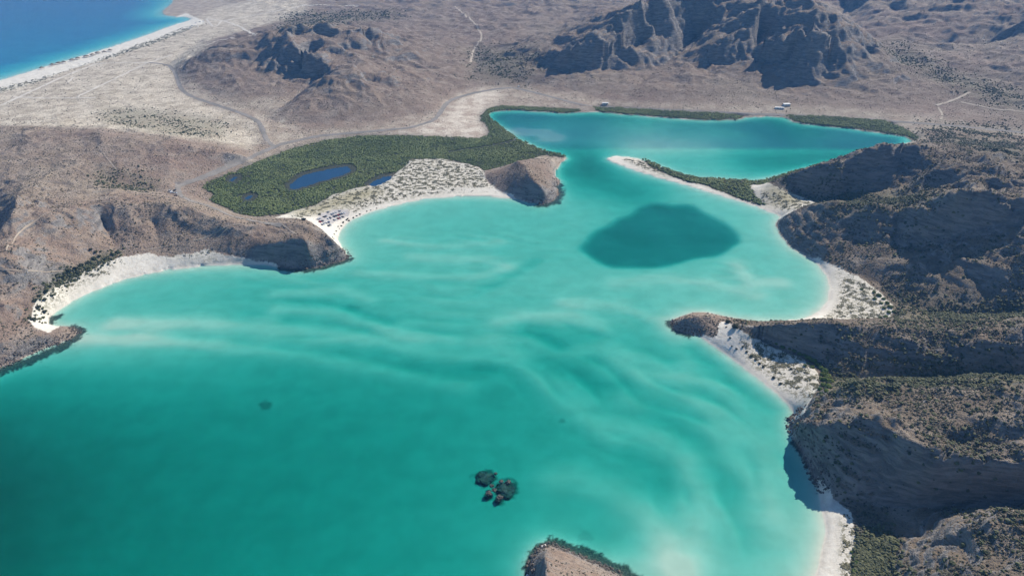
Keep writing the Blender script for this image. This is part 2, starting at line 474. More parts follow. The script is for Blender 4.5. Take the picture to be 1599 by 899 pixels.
sand = np.zeros((NV, NU)); M_beach = {}
for k, b in BEACHES.items():
    m = inside(b, JPX, JPY)
    M_beach[k] = m
    sand = np.maximum(sand, soft(m, 2))
salt = soft(inside(SALT, JPX, JPY), 4)
mang = soft(M_mang, 2)


def pdist(poly, h=4.5):
    """Distance of every grid point to a pixel polyline laid on the ground (metres), coarse."""
    d = dense([p if len(p) == 3 else (p[0], p[1], h) for p in poly], 2.0)
    X, Y = W(d[:, 0], d[:, 1], d[:, 2])
    r, c = gidx(X, Y)
    out = np.full((NV, NU), 1e4)
    r0, r1 = int(max(0, r.min() - 60)), int(min(NV, r.max() + 60))
    c0, c1 = int(max(0, c.min() - 60)), int(min(NU, c.max() + 60))
    if r1 <= r0 or c1 <= c0: return out
    gx = GX[r0:r1, c0:c1]; gy = GY[r0:r1, c0:c1]
    best = np.full(gx.shape, 1e9)
    P = np.array(poly, float)
    hh = P[:, 2] if P.shape[1] == 3 else np.full(len(P), h)
    PXw, PYw = W(P[:, 0], P[:, 1], hh)
    for i in range(len(P) - 1):
        ax, ay, bx, by = PXw[i], PYw[i], PXw[i + 1], PYw[i + 1]
        L2 = (bx - ax) ** 2 + (by - ay) ** 2 + 1e-9
        t = np.clip(((gx - ax) * (bx - ax) + (gy - ay) * (by - ay)) / L2, 0, 1)
        best = np.minimum(best, np.hypot(gx - ax - t * (bx - ax), gy - ay - t * (by - ay)))
    out[r0:r1, c0:c1] = best
    return out


# ------------------------------------------------------------------ sea bed
DX = np.arange(-100, 1501, 100)
DT = [
    (165, [5, 5, 5, 5, 5, 5, 5, 5, 5.0, 5.2, 4.8, 4.2, 4.0, 4.2, 5, 6, 6]),
    (200, [5, 5, 5, 5, 5, 5, 5, 5, 4.6, 4.2, 3.0, 2.5, 2.8, 3.6, 4.6, 5.5, 6]),
    (230, [4, 4, 4, 4, 4, 4, 4, 4, 4.0, 4.0, 3.4, 1.7, 2.1, 3.3, 4.2, 5, 5]),
    (260, [3, 3, 3, 3, 3, 3, 3, 3, 3, 3, 3.3, 1.8, 1.7, 2.6, 3, 3, 3]),
    (290, [2, 2, 2, 2, 2, 2, 2, 2, 2, 2, 2.5, 2.5, 1.6, 1.4, 1.5, 2, 2]),
    (320, [1.4, 1.4, 1.4, 1.4, 1.4, 1.4, 1.4, 1.6, 1.7, 1.8, 1.9, 2.2, 1.7, 1.4, 1.4, 1.4, 1.4]),
    (360, [1.4, 1.4, 1.4, 1.4, 1.4, 1.4, 1.4, 1.7, 1.9, 1.9, 1.9, 2.1, 1.9, 1.5, 1.4, 1.4, 1.4]),
    (400, [1.5, 1.5, 1.5, 1.5, 1.5, 1.5, 1.8, 1.9, 1.9, 2.0, 2.0, 2.2, 1.9, 1.6, 1.3, 1.3, 1.3]),
    (440, [1.5, 1.5, 1.7, 1.9, 2.0, 2.2, 2.2, 2.1, 2.1, 2.0, 1.9, 1.8, 1.7, 1.5, 1.3, 1.3, 1.3]),
    (480, [1.5, 1.5, 1.7, 2.0, 2.1, 2.3, 2.4, 2.3, 2.1, 2.1, 2.0, 2.0, 1.8, 1.5, 1.4, 1.4, 1.4]),
    (520, [1.7, 1.7, 1.9, 1.9, 2.1, 2.4, 2.5, 2.4, 2.4, 2.5, 2.6, 2.4, 2.2, 1.6, 1.5, 1.5, 1.5]),
    (560, [2.3, 2.2, 2.1, 2.2, 2.4, 2.7, 2.8, 2.8, 2.9, 2.8, 2.8, 2.5, 2.5, 1.9, 1.6, 1.6, 1.6]),
    (600, [3.8, 3.4, 3.3, 3.2, 3.2, 3.3, 3.4, 3.3, 3.2, 3.1, 2.8, 2.5, 2.6, 2.4, 2.0, 2, 2]),
    (650, [6.0, 5.4, 4.9, 4.6, 4.3, 4.2, 4.1, 3.9, 3.6, 3.3, 2.9, 2.5, 2.5, 2.7, 2.4, 2, 2]),
    (700, [8.0, 7.0, 6.0, 5.4, 5.0, 4.8, 4.5, 4.2, 3.8, 3.4, 3.1, 2.8, 2.4, 2.6, 2.4, 2, 2]),
    (760, [9.0, 8.2, 6.9, 6.0, 5.4, 5.1, 4.8, 4.4, 3.9, 3.4, 3.1, 2.9, 2.5, 2.4, 2.0, 2, 2]),
    (830, [9.0, 8.0, 6.8, 6.0, 5.6, 5.2, 4.8, 4.4, 3.9, 3.5, 3.1, 2.4, 2.4, 2.2, 1.6, 1.5, 1.5]),
    (910, [9.0, 7.6, 6.5, 5.9, 5.5, 5.1, 4.7, 4.3, 3.9, 3.5, 3.1, 2.1, 2.1, 1.9, 1.4, 1.2, 1.2]),
]
DY = np.array([r[0] for r in DT], float); DV = np.array([r[1] for r in DT], float)
ci = np.clip((GPX + 100) / 100, 0, len(DX) - 1.001); ri = np.interp(GPY, DY, np.arange(len(DY)))
ri = np.clip(ri, 0, len(DY) - 1.001)


def cub(t): return t * t * (3 - 2 * t) * 0.6 + t * 0.4


r0 = ri.astype(int); c0 = ci.astype(int); fr = cub(ri - r0); fc = cub(ci - c0)
depth = (DV[r0, c0] * (1 - fr) + DV[r0 + 1, c0] * fr) * (1 - fc) + (DV[r0, c0 + 1] * (1 - fr) + DV[r0 + 1, c0 + 1] * fr) * fc
depth = blur(depth, 8)
depth = np.where(depth > 3.0, 3.0 + (depth - 3.0) * 0.78, depth)
depth -= 0.62 * np.exp(-((depth - 1.85) / 0.75) ** 2)
depth *= 1 - 0.58 * smooth(255, 225, GPY) * smooth(740, 800, GPX)
# sand bars and channels: polyline, half width (m), change of depth (m)
BARS = [
    ([(130, 530), (220, 532), (300, 536), (400, 545), (467, 553), (533, 567), (600, 578), (650, 587), (720, 600)], 8, -0.75),
    ([(180, 505), (300, 503), (400, 511), (489, 517), (556, 525), (600, 538), (711, 553), (800, 556), (845, 578), (880, 613), (912, 649), (956, 676), (1023, 689), (1067, 720), (1092, 800), (1080, 890)], 11, -0.8),
    ([(430, 458), (480, 454), (533, 453), (578, 467)], 7, -0.5),
    ([(430, 480), (511, 484), (578, 502), (620, 520), (700, 528)], 7, -0.6),
    ([(780, 500), (823, 493), (889, 493), (934, 507), (956, 529), (1000, 551), (1100, 591), (1150, 620), (1190, 700), (1205, 800)], 10, -0.7),
    ([(740, 532), (778, 529), (823, 529), (867, 547), (934, 542), (978, 573), (1060, 600), (1110, 640), (1140, 720)], 8, -0.6),
    ([(870, 742), (898, 742), (956, 765), (1000, 791), (1030, 830), (1048, 890)], 11, -0.9),
    ([(640, 400), (760, 405), (800, 415)], 8, -0.35), ([(560, 425), (660, 430), (740, 432), (790, 418)], 6, -0.35),
    ([(600, 375), (680, 383), (780, 378)], 6, -0.3), ([(960, 440), (1020, 432), (1100, 440), (1180, 460)], 9, -0.3), ([(1150, 410), (1170, 440), (1220, 440)], 8, -0.4),
    ([(880, 470), (960, 475), (1030, 500), (1080, 560)], 7, -0.4),
    ([(745, 455), (775, 441), (805, 424), (840, 405)], 5, 0.35),
    ([(590, 545), (640, 568), (690, 577), (760, 572)], 8, 0.55),
    ([(820, 514), (845, 522), (872, 537)], 6, 0.8), ([(848, 562), (875, 577), (915, 594), (960, 600)], 8, 0.7),
    ([(545, 478), (575, 492), (605, 500)], 5, 0.6), ([(450, 497), (520, 503), (570, 512)], 5, 0.45), ([(430, 468), (500, 469), (550, 480)], 4, 0.35),
    ([(1025, 640), (1060, 665), (1110, 700), (1135, 760)], 9, 0.5), ([(990, 700), (1032, 720), (1050, 760)], 9, 0.6), ([(1080, 545), (1130, 580), (1170, 620)], 7, 0.6),
    ([(930, 520), (970, 530), (1040, 560)], 6, 0.5),
    ([(905, 232), (925, 262), (950, 285), (985, 305)], 22, 0.55),
    ([(815, 205), (845, 207), (860, 214)], 18, -1.5),
]
_n1 = 1 + 0.25 * noise2(GX / 30, GY / 30); _n2 = 3 * noise2(GX / 40 + 7, GY / 18)
for poly, wd, am in BARS:
    dd = pdist(poly, 0.0) * _n1 + _n2
    t = dd / wd
    depth = depth + am * np.exp(-0.5 * t * t)
# sand waves running parallel to the main bar
MAINBAR = [(100, 500), (300, 503), (400, 511), (489, 517), (556, 525), (600, 538), (711, 553), (800, 556), (845, 578), (880, 613), (912, 649), (956, 676), (1023, 700), (1067, 740), (1092, 820), (1085, 900)]
bd = np.full((NV, NU), 1e9); bs = np.zeros((NV, NU))
_bx, _by = W([p[0] for p in MAINBAR], [p[1] for p in MAINBAR], 0)
for i in range(len(_bx) - 1):
    ax, ay, bx, by = _bx[i], _by[i], _bx[i + 1], _by[i + 1]
    t = np.clip(((GX - ax) * (bx - ax) + (GY - ay) * (by - ay)) / ((bx - ax) ** 2 + (by - ay) ** 2), 0, 1)
    dd = np.hypot(GX - ax - t * (bx - ax), GY - ay - t * (by - ay))
    sg = np.sign((bx - ax) * (GY - ay) - (by - ay) * (GX - ax))
    bs = np.where(dd < bd, sg, bs); bd = np.minimum(bd, dd)
sd = bd * bs + 12 * noise2(GX / 110 + 2, GY / 80) + 2.2 * noise2(GX / 34, GY / 24 + 3)
ph = sd / 25.0; fph = ph - np.floor(ph)
wave = np.where(fph < 0.78, fph / 0.78, (1 - fph) / 0.22)          # long back, steep lee side
wave = blur(wave, 1, 2) - 0.45
wzone = smooth(-45, 0, sd) * smooth(190, 90, sd) * np.clip(0.45 + 1.3 * noise2(GX / 95 + 20, GY / 60), 0, 1) * smooth(330, 420, GPX) * smooth(1.2, 2.0, depth)
depth -= 0.85 * wave * wzone * M_bay
ph2 = (GX * 0.35 + GY + 10 * noise2(GX / 60, GY / 60 + 8) + 3 * noise2(GX / 20, GY / 20)) / 15.0; f2 = ph2 - np.floor(ph2)
wave2 = blur(np.where(f2 < 0.75, f2 / 0.75, (1 - f2) / 0.25), 1, 2) - 0.45
depth -= 0.28 * wave2 * np.clip(0.2 + 1.2 * noise2(GX / 70 + 5, GY / 50), 0, 1) * M_bay * smooth(450, 430, GPY) * smooth(300, 330, GPY)
depth += 0.16 * noise2(GX / 55 + 3, GY / 16) * smooth(0.5, 3.0, depth) + 0.07 * noise2(GX / 22 + 31, GY / 8)
HOLE = [(908, 387), (922, 366), (960, 345), (1000, 325), (1030, 317), (1070, 320), (1110, 335), (1140, 355), (1156, 378), (1140, 390), (1100, 402), (1040, 413), (980, 417), (935, 408)]
hole = blur(inside(HOLE, GPX + 7 * noise2(GX / 40, GY / 40) + 2 * noise2(GX / 12, GY / 12), GPY + 4 * noise2(GX / 30, GY / 30)).astype(float), 3)
depth += (1.75 + 0.4 * noise2(GX / 50, GY / 50)) * smooth(0, 1, hole)
depth = np.maximum(depth, 0.55)
depth *= 1 - np.exp(-DIST / 11.0)
depth = np.maximum(depth, 0.05 + 0.02 * DIST.clip(0, 20))
# open sea beyond the plain
depth = np.where(M_sea, np.minimum(0.3 + DIST * 0.03, 4.6) + 0.5 * noise2(GX / 120, GY / 60) * smooth(20, 120, DIST), depth)
# dark rock and weed on the sea bed
reef = np.zeros((NV, NU))
_n4 = 0.35 * noise2(GX / 4, GY / 4)
for cx, cy, rx, ry, dk in [(413, 627, 11, 8, 0.5), (878, 653, 6, 4, 0.28), (915, 832, 14, 10, 0.22), (757, 741, 19, 13, 1.0), (790, 759, 20, 17, 1.0), (763, 769, 8, 7, 0.9), (780, 775, 10, 8, 0.9)]:
    e = np.hypot((GPX - cx) / rx, (GPY - cy) / ry) + _n4
    reef = np.maximum(reef, dk * smooth(1.25, 0.55, e))
REEFLINES = [([(831, 905), (829, 885), (835, 868), (846, 854), (862, 846), (880, 850), (905, 859), (930, 868), (955, 882), (985, 900), (1015, 925)], 5.0, 0.0),
             ([(0, 578), (40, 563), (75, 549), (100, 539), (121, 524), (124, 517), (112, 511)], 6, 0.0), ([(40, 566), (70, 554)], 5, 0.0), ([(80, 503), (82, 496), (92, 492)], 4, 0.0),
             ([(440, 419), (475, 422), (505, 417), (545, 404)], 5, 0.0), ([(845, 320), (868, 315), (875, 300), (872, 288)], 7, 0.0),
             ([(1046, 503), (1055, 516), (1075, 523)], 4, 0.0), ([(1240, 690), (1262, 722), (1282, 760)], 3, 0.0)]
_n1 = 0.5 * noise2(GX / 6, GY / 6) + 0.45 * noise2(GX / 2.2, GY / 2.2)
for poly, wd, _ in REEFLINES:
    e = pdist(poly, 0.0) / wd + _n1
    reef = np.maximum(reef, 0.95 * smooth(1.2, 0.75, e))
reef *= M_bay
mud_sky_tint = 0.4 * hole + smooth(0.5, 1.0, soft(M_bay & (GPY < 235) & (GPX > 740), 6)) * (0.8 + 0.25 * noise2(GX / 90, GY / 90)) * np.clip(0.5 + np.abs(GPX - 1010) / 260 * 0.6, 0, 1)  # sediment in the hole; over the lagoon, a painted blue sky reflection

# ------------------------------------------------------------------ relief
def wl_noise(wl, ox=0, oy=0):
    """Noise of a wavelength, faded where the grid is too coarse to carry it."""
    return noise2(GX / wl + ox, GY / wl + oy) * smooth(1.6, 3.5, wl / CELL)


flat = np.clip(np.maximum.reduce([smooth(0.2, 0.9, blur(mang, 3)), blur(salt, 3), soft(np.isin(NEAR, [-1]), 1)]), 0, 1)
road_d = np.minimum(pdist(HWAY, 5), pdist(TROAD, 9))
flat = np.maximum(flat, smooth(22, 8, road_d))
wx = GX + 18 * noise2(GX / 60, GY / 60) + 6 * noise2(GX / 21, GY / 21)
wy = GY + 18 * noise2(GX / 60 + 11, GY / 60) + 6 * noise2(GX / 21 + 5, GY / 21)


def ridged(wl, ox):
    return 1 - 2 * np.abs(noise2(wx / wl + ox, wy / wl - ox)) * 1.2


rel = np.clip(H0, 0, 90)
amp = smooth(3, 30, rel) * (3 + 0.13 * rel)
det = (1.0 * ridged(95, 3.3) + 0.5 * ridged(44, 9.1) * smooth(1.5, 3, 44 / CELL) + 0.30 * ridged(20, 17.7) * smooth(1.5, 3, 20 / CELL)
       + 0.16 * ridged(9, 5.2) * smooth(1.5, 3, 9 / CELL)) - 0.75
SMALL = np.isin(NEAR, [fam.index(k) for k in ('dark_headland', 'lagoon_headland', 'outcrop', 'islet', 'point')])
SMALLROCK = np.isin(NEAR, [fam.index(k) for k in ('outcrop', 'islet')]) & (H0 > 2.0)
amp = np.where(SMALL, amp * 0.45, amp)
amp = np.where(NEAR == fam.index('brown_hill'), amp * 0.6, amp)
amp = blur(amp, 6)
H = H0 + amp * det * 0.62 * (1 - flat)
def slope_of(A):
    ar = np.gradient(A, axis=0); ac = np.gradient(A, axis=1)
    gx_ = ac / np.gradient(GX, axis=1)
    gy_ = (ar - gx_ * np.gradient(GX, axis=0)) / np.gradient(GY, axis=0)
    return np.hypot(gx_, gy_)


def terrace(A, step, sharp):
    t = A / step; k = np.floor(t); f = t - k
    f2 = np.where(f < 0.5, 0.5 * (2 * f) ** sharp, 1 - 0.5 * (2 - 2 * f) ** sharp)
    return step * (k + f2)


steep0 = smooth(0.28, 0.75, blur(slope_of(blur(H0, 2)), 3))
craggy = soft(np.isin(NEAR, [fam.index(k) for k in ('mountain', 'left_hill')]), 8) * (1 - flat)
H = H + craggy * smooth(8, 30, H0) * (0.25 + steep0) * (5.5 * (ridged(34, 2.2) - 0.35) + 3.0 * (ridged(17, 8.8) - 0.35) * smooth(1.6, 3, 17 / CELL))
warp = 9 * noise2(GX / 130, GY / 130) + 3 * noise2(GX / 40, GY / 40)
H = H + craggy * smooth(10, 35, H0) * 0.32 * (terrace(H + warp, 27.0, 2.6) - (H + warp))
cliffy = soft(np.isin(NEAR, [fam.index(k) for k in ('near_headland', 'big_hill', 'middle_ridge', 'lagoon_hill', 'corner_hill')]), 8) * (1 - flat) * (1 - np.clip(2 * sand, 0, 1))
flute = (1.6 * (ridged(15, 6.1) - 0.4) + 0.8 * (ridged(6.5, 12.4) - 0.4) * smooth(1.6, 3, 6.5 / CELL))
H = H + cliffy * smooth(4, 14, H0) * steep0 * flute
warp = 2.5 * noise2(GX / 50, GY / 50) + 0.8 * noise2(GX / 15, GY / 15)
H = H + cliffy * smooth(5, 12, H0) * steep0 * 0.7 * (terrace(H + warp, 6.5, 2.6) - (H + warp))
plainrough = (0.9 * wl_noise(60, 2) + 0.5 * wl_noise(22, 7) + 0.25 * wl_noise(8, 1)) * (1 - flat) * (1 - 0.5 * sand)
H += plainrough * smooth(2, 8, H0)
rock = 0.35 * wl_noise(5, 4) + 0.22 * wl_noise(2.6, 8)
H += rock * smooth(4, 14, H0) * (1 - flat)
# sand again, now that the ground has its height
HPX, HPY = PIX(GX, GY, np.maximum(H, 0))
HJX, HJY = HPX + 2.0 * jx, HPY + 2.0 * jy
sand = np.zeros((NV, NU))
for k, b in BEACHES.items():
    M_beach[k] = inside(b, HJX, HJY) & (DIST < 170) & (H0 < 13) & (SMALLROCK == 0)
    sand = np.maximum(sand, soft(M_beach[k], 1))
# dunes on the beaches
dune = (1.0 * np.abs(wl_noise(26, 14)) + 0.6 * np.abs(wl_noise(11, 3)) + 0.25 * np.abs(wl_noise(5, 6)))
H += sand * dune * 1.6 * smooth(14, 34, DIST)
H = np.where(sand > 0.4, np.maximum(H, np.minimum(0.09 * DIST + 0.15, 2.2) + sand * 0.6 * dune * smooth(12, 34, DIST)), H)
H = np.where(M_pond, np.minimum(H, 0.1), H)
H = np.where(mang > 0.5, np.minimum(H, 0.6), H)
H = np.where(M_pond, 0.06, np.maximum(H, 0.04 + 0.03 * np.minimum(DIST, 12)))
H = np.where(M_water, -depth, H)
H = H + 0.0
# soften one step across the waterline
Hb = blur(H, 1, 1)
H = np.where(DIST < 5, Hb, H)


def ground(x, y):
    r, c = gidx(np.float64(x), np.float64(y))
    r = min(max(r, 0), NV - 1.001); c = min(max(c, 0), NU - 1.001)
    a, b = int(r), int(c); f, g = r - a, c - b
    return (H[a, b] * (1 - f) + H[a + 1, b] * f) * (1 - g) + (H[a, b + 1] * (1 - f) + H[a + 1, b + 1] * f) * g


def hit(px, py):
    """Where the sight line through a pixel first meets the ground."""
    hi = 230.0
    step = 1.5
    h = hi
    while h > -3:
        x, y = W(px, py, h)
        g = ground(x, y)
        if g >= h:
            return float(x), float(y), float(g)
        h -= max(0.25, min(6.0, (h - g) * 0.35))
    x, y = W(px, py, 0.0)
    return float(x), float(y), float(ground(x, y))


# normals and slope
dHr = np.gradient(H, axis=0); dHc = np.gradient(H, axis=1)
dYr = np.gradient(GY, axis=0); dXr = np.gradient(GX, axis=0); dXc = np.gradient(GX, axis=1)
HXd = dHc / dXc
HYd = (dHr - HXd * dXr) / dYr
SLOPE = np.hypot(HXd, HYd)

# plant cover, sandy plain and stone
green = np.zeros((NV, NU))
for poly, r, k in [([(1160, 282), (1300, 300), (1460, 300), (1440, 318), (1300, 325)], 8, 0.7), ([(1290, 590), (1420, 585), (1600, 580), (1600, 600), (1420, 600), (1290, 610)], 6, 0.8),
                   ([(1330, 838), (1400, 842), (1390, 910), (1325, 920)], 4, 0.9), ([(1380, 470), (1600, 470), (1600, 500), (1400, 505)], 8, 0.5), ([(740, 70), (850, 90), (830, 130), (740, 125)], 10, 0.5),
                   ([(1380, 60), (1480, 110), (1599, 150), (1599, 175), (1500, 140), (1390, 90)], 8, 0.6), ([(1440, 190), (1599, 200), (1599, 250), (1440, 215)], 8, 0.45),
                   ([(160, 170), (240, 172), (350, 190), (350, 215), (260, 210), (160, 190)], 6, 0.55), ([(450, 20), (620, 15), (620, 30), (430, 50)], 6, 0.4), ([(150, 260), (260, 280), (230, 300), (140, 290)], 6, 0.4), ([(42, 502), (56, 466), (108, 422), (160, 397), (192, 393), (182, 405), (120, 437), (72, 470), (62, 500)], 2, 1.0)]:
    green = np.maximum(green, k * blur(inside(poly, *PIX(GX, GY, np.maximum(H, 0))).astype(float), r))
PXG, PYG = PIX(GX, GY, np.maximum(H, 0))
coast = blur(inside([(-400, 215), (-100, 165), (0, 135), (100, 105), (290, 30), (340, 10), (420, -5), (480, 0), (480, 20), (420, 38), (330, 62), (316, 80), (290, 96), (272, 104), (280, 142), (330, 165), (400, 188), (412, 212), (395, 235), (350, 225), (250, 210), (150, 200), (0, 196), (-200, 215)], PXG, PYG).astype(float), 4)
plain = soft((NEAR < 0) | ((H0 < 16) & (GPX < 470) & (GPY < 235)), 8) * smooth(22, 10, H0)
plain = np.maximum(np.clip(plain * 0.5, 0, 1), coast)
plain = np.maximum(plain, 0.4 * smooth(9, 5, H0) * smooth(300, 240, GPY))
grass = blur(inside([(440, 338), (500, 318), (560, 296), (590, 296), (600, 303), (560, 318), (520, 330), (470, 345)], GPX, GPY).astype(float), 4)
grass = np.maximum(grass, blur(inside([(1185, 300), (1210, 298), (1255, 318), (1240, 330), (1205, 325)], GPX, GPY).astype(float), 4))
wet = smooth(4.5, 1.0, DIST) * (H > 0)
pinkish = np.clip(0.6 + 0.5 * soft(NEAR == fam.index("left_hill"), 8) + 0.9 * noise2(GX / 170, GY / 170) + 0.4 * noise2(GX / 60, GY / 60), 0, 1)

# ------------------------------------------------------------------ materials
def newmat(name):
    m = bpy.data.materials.new(name)
    m.use_nodes = True
    nt = m.node_tree
    for n in list(nt.nodes): nt.nodes.remove(n)
    out = nt.nodes.new("ShaderNodeOutputMaterial")
    return m, nt, out


class NT:
    def __init__(s, nt): s.nt = nt

    def n(s, t, **kw):
        k = s.nt.nodes.new(t)
        for a, b in kw.items(): setattr(k, a, b)
        return k

    def l(s, a, b): s.nt.links.new(a, b)

    def attr(s, name):
        a = s.n("ShaderNodeAttribute", attribute_name=name)
        return a.outputs["Fac"]

    def noise(s, vec, scale, detail=4, rough=0.55, dist=0.0):
        k = s.n("ShaderNodeTexNoise")
        k.inputs["Scale"].default_value = scale; k.inputs["Detail"].default_value = detail
        k.inputs["Roughness"].default_value = rough; k.inputs["Distortion"].default_value = dist
        if vec is not None: s.l(vec, k.inputs["Vector"])
        return k.outputs["Fac"]

    def ramp(s, fac, a, b, c0=0.0, c1=1.0):
        k = s.n("ShaderNodeMapRange", interpolation_type='SMOOTHSTEP')
        s.l(fac, k.inputs[0])
        k.inputs[1].default_value = a; k.inputs[2].default_value = b
        k.inputs[3].default_value = c0; k.inputs[4].default_value = c1
        return k.outputs[0]

    def math(s, op, a, b=None):
        k = s.n("ShaderNodeMath", operation=op)
        for i, v in enumerate((a, b)):
            if v is None: continue
            if isinstance(v, (int, float)): k.inputs[i].default_value = v
            else: s.l(v, k.inputs[i])
        return k.outputs[0]

    def mix(s, fac, a, b):
        k = s.n("ShaderNodeMix", data_type='RGBA')
        for i, v in ((0, fac), (6, a), (7, b)):
            if isinstance(v, tuple): k.inputs[i].default_value = (*v, 1)
            elif isinstance(v, (int, float)): k.inputs[i].default_value = v
            else: s.l(v, k.inputs[i])
        return k.outputs[2]


def terrain_material():
    m, nt, out = newmat("terrain_surface")
    s = NT(nt)
    pos = s.n("ShaderNodeNewGeometry").outputs["Position"]
    big = s.noise(pos, 0.008, 2, 0.6)
    mid = s.noise(pos, 0.045, 4, 0.65)
    fine = s.noise(pos, 0.28, 3, 0.7)
    tiny = s.noise(pos, 0.9, 2, 0.7)
    # soil of the hills: mauve brown to tan
    soil = s.mix(s.ramp(big, 0.35, 0.65), (0.265, 0.202, 0.152), (0.32, 0.256, 0.192))
    soil = s.mix(s.math('MULTIPLY', s.attr("pink"), 0.6), soil, (0.275, 0.188, 0.145))
    soil = s.mix(s.math('MULTIPLY', s.attr("olive"), 0.75), soil, (0.15, 0.12, 0.086))
    soil = s.mix(s.ramp(mid, 0.42, 0.72, 0, 0.6), soil, (0.40, 0.335, 0.27))
    soil = s.mix(s.ramp(fine, 0.52, 0.66, 0, 0.55), soil, (0.13, 0.108, 0.092))
    soil = s.mix(s.ramp(tiny, 0.56, 0.70, 0, 0.5), soil, (0.09, 0.085, 0.07))
    # bare rock on the steep faces
    st = s.n("ShaderNodeMapping"); st.inputs["Scale"].default_value = (0.06, 0.06, 0.35)
    s.l(pos, st.inputs[0])
    strata = s.noise(st.outputs[0], 1.0, 4, 0.7, 0.6)
    rockc = s.mix(s.ramp(strata, 0.35, 0.65), (0.15, 0.138, 0.13), (0.29, 0.262, 0.235))
    col = s.mix(s.ramp(s.math('ADD', s.attr("slope"), s.math('MULTIPLY', s.math('SUBTRACT', mid, 0.5), 0.7)), 0.55, 0.95), soil, rockc)
    # sandy coastal plain with scrub tint
    pl = s.mix(s.ramp(mid, 0.38, 0.62), (0.46, 0.385, 0.29), (0.68, 0.595, 0.47))
    pl = s.mix(s.ramp(fine, 0.50, 0.64, 0, 0.6), pl, (0.275, 0.24, 0.175))
    col = s.mix(s.attr("plain"), col, pl)
    # plant cover
    gr = s.mix(s.ramp(fine, 0.35, 0.65), (0.085, 0.095, 0.05), (0.19, 0.175, 0.105))
    col = s.mix(s.math('MULTIPLY', s.attr("green"), s.ramp(mid, 0.3, 0.6, 0.35, 1.0)), col, gr)
    # salt flat
    sl = s.mix(s.ramp(mid, 0.35, 0.62), (0.45, 0.355, 0.275), (0.68, 0.60, 0.49))
    sl = s.mix(s.ramp(fine, 0.55, 0.68, 0, 0.5), sl, (0.34, 0.29, 0.23))
    col = s.mix(s.attr("salt"), col, sl)
    # sand with dry creepers
    sn = s.mix(s.ramp(fine, 0.3, 0.7), (0.66, 0.60, 0.50), (0.78, 0.735, 0.64))
    sn = s.mix(s.math('MULTIPLY', s.attr("scrub"), s.ramp(s.math('ADD', fine, s.math('MULTIPLY', s.math('SUBTRACT', tiny, 0.5), 0.6)), 0.46, 0.58)), sn, (0.26, 0.235, 0.16))
    sn = s.mix(s.math('MULTIPLY', s.attr("grass"), 0.75), sn, (0.34, 0.30, 0.17))
    sn = s.mix(s.math('MULTIPLY', s.attr("wet"), 0.35), sn, (0.52, 0.46, 0.37))
    sm = s.ramp(s.math('ADD', s.attr("sand"), s.math('ADD', s.math('MULTIPLY', s.math('SUBTRACT', fine, 0.5), 1.3), s.math('MULTIPLY', s.math('SUBTRACT', mid, 0.5), 0.6))), 0.38, 0.62)
    col = s.mix(sm, col, sn)
    # mud under the mangroves, reef on the sea bed
    col = s.mix(s.attr("mangrove"), col, (0.06, 0.065, 0.045))
    bed = s.mix(s.ramp(mid, 0.3, 0.7), (0.62, 0.565, 0.455), (0.70, 0.645, 0.525))
    bed = s.mix(s.attr("mud_sky_tint"), bed, (0.12, 0.185, 0.25))  # bluish mix: mud plus sky reflection painted into the bed colour
    rf = s.mix(s.ramp(tiny, 0.4, 0.65), (0.018, 0.02, 0.017), (0.12, 0.105, 0.075))
    bed = s.mix(s.attr("reef"), bed, rf)
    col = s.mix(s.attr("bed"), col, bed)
    b = s.n("ShaderNodeBsdfPrincipled")
    b.inputs["Roughness"].default_value = 0.95
    b.inputs["Specular IOR Level"].default_value = 0.12
    s.l(col, b.inputs["Base Color"])
    hgt = s.math('ADD', s.math('MULTIPLY', fine, 1.4), s.math('ADD', s.math('MULTIPLY', tiny, 0.5), s.math('MULTIPLY', strata, 1.2)))
    bp = s.n("ShaderNodeBump"); bp.inputs["Distance"].default_value = 1.4
    rough_amt = s.math('SUBTRACT', 1.0, s.math('MINIMUM', 1.0, s.math('ADD', s.attr("bed"), s.math('MULTIPLY', s.attr("sand"), 0.75))))
    s.l(s.math('MULTIPLY', rough_amt, 0.9), bp.inputs["Strength"])
    s.l(hgt, bp.inputs["Height"])
    s.l(bp.outputs[0], b.inputs["Normal"])
    s.l(b.outputs[0], out.inputs[0])
    return m


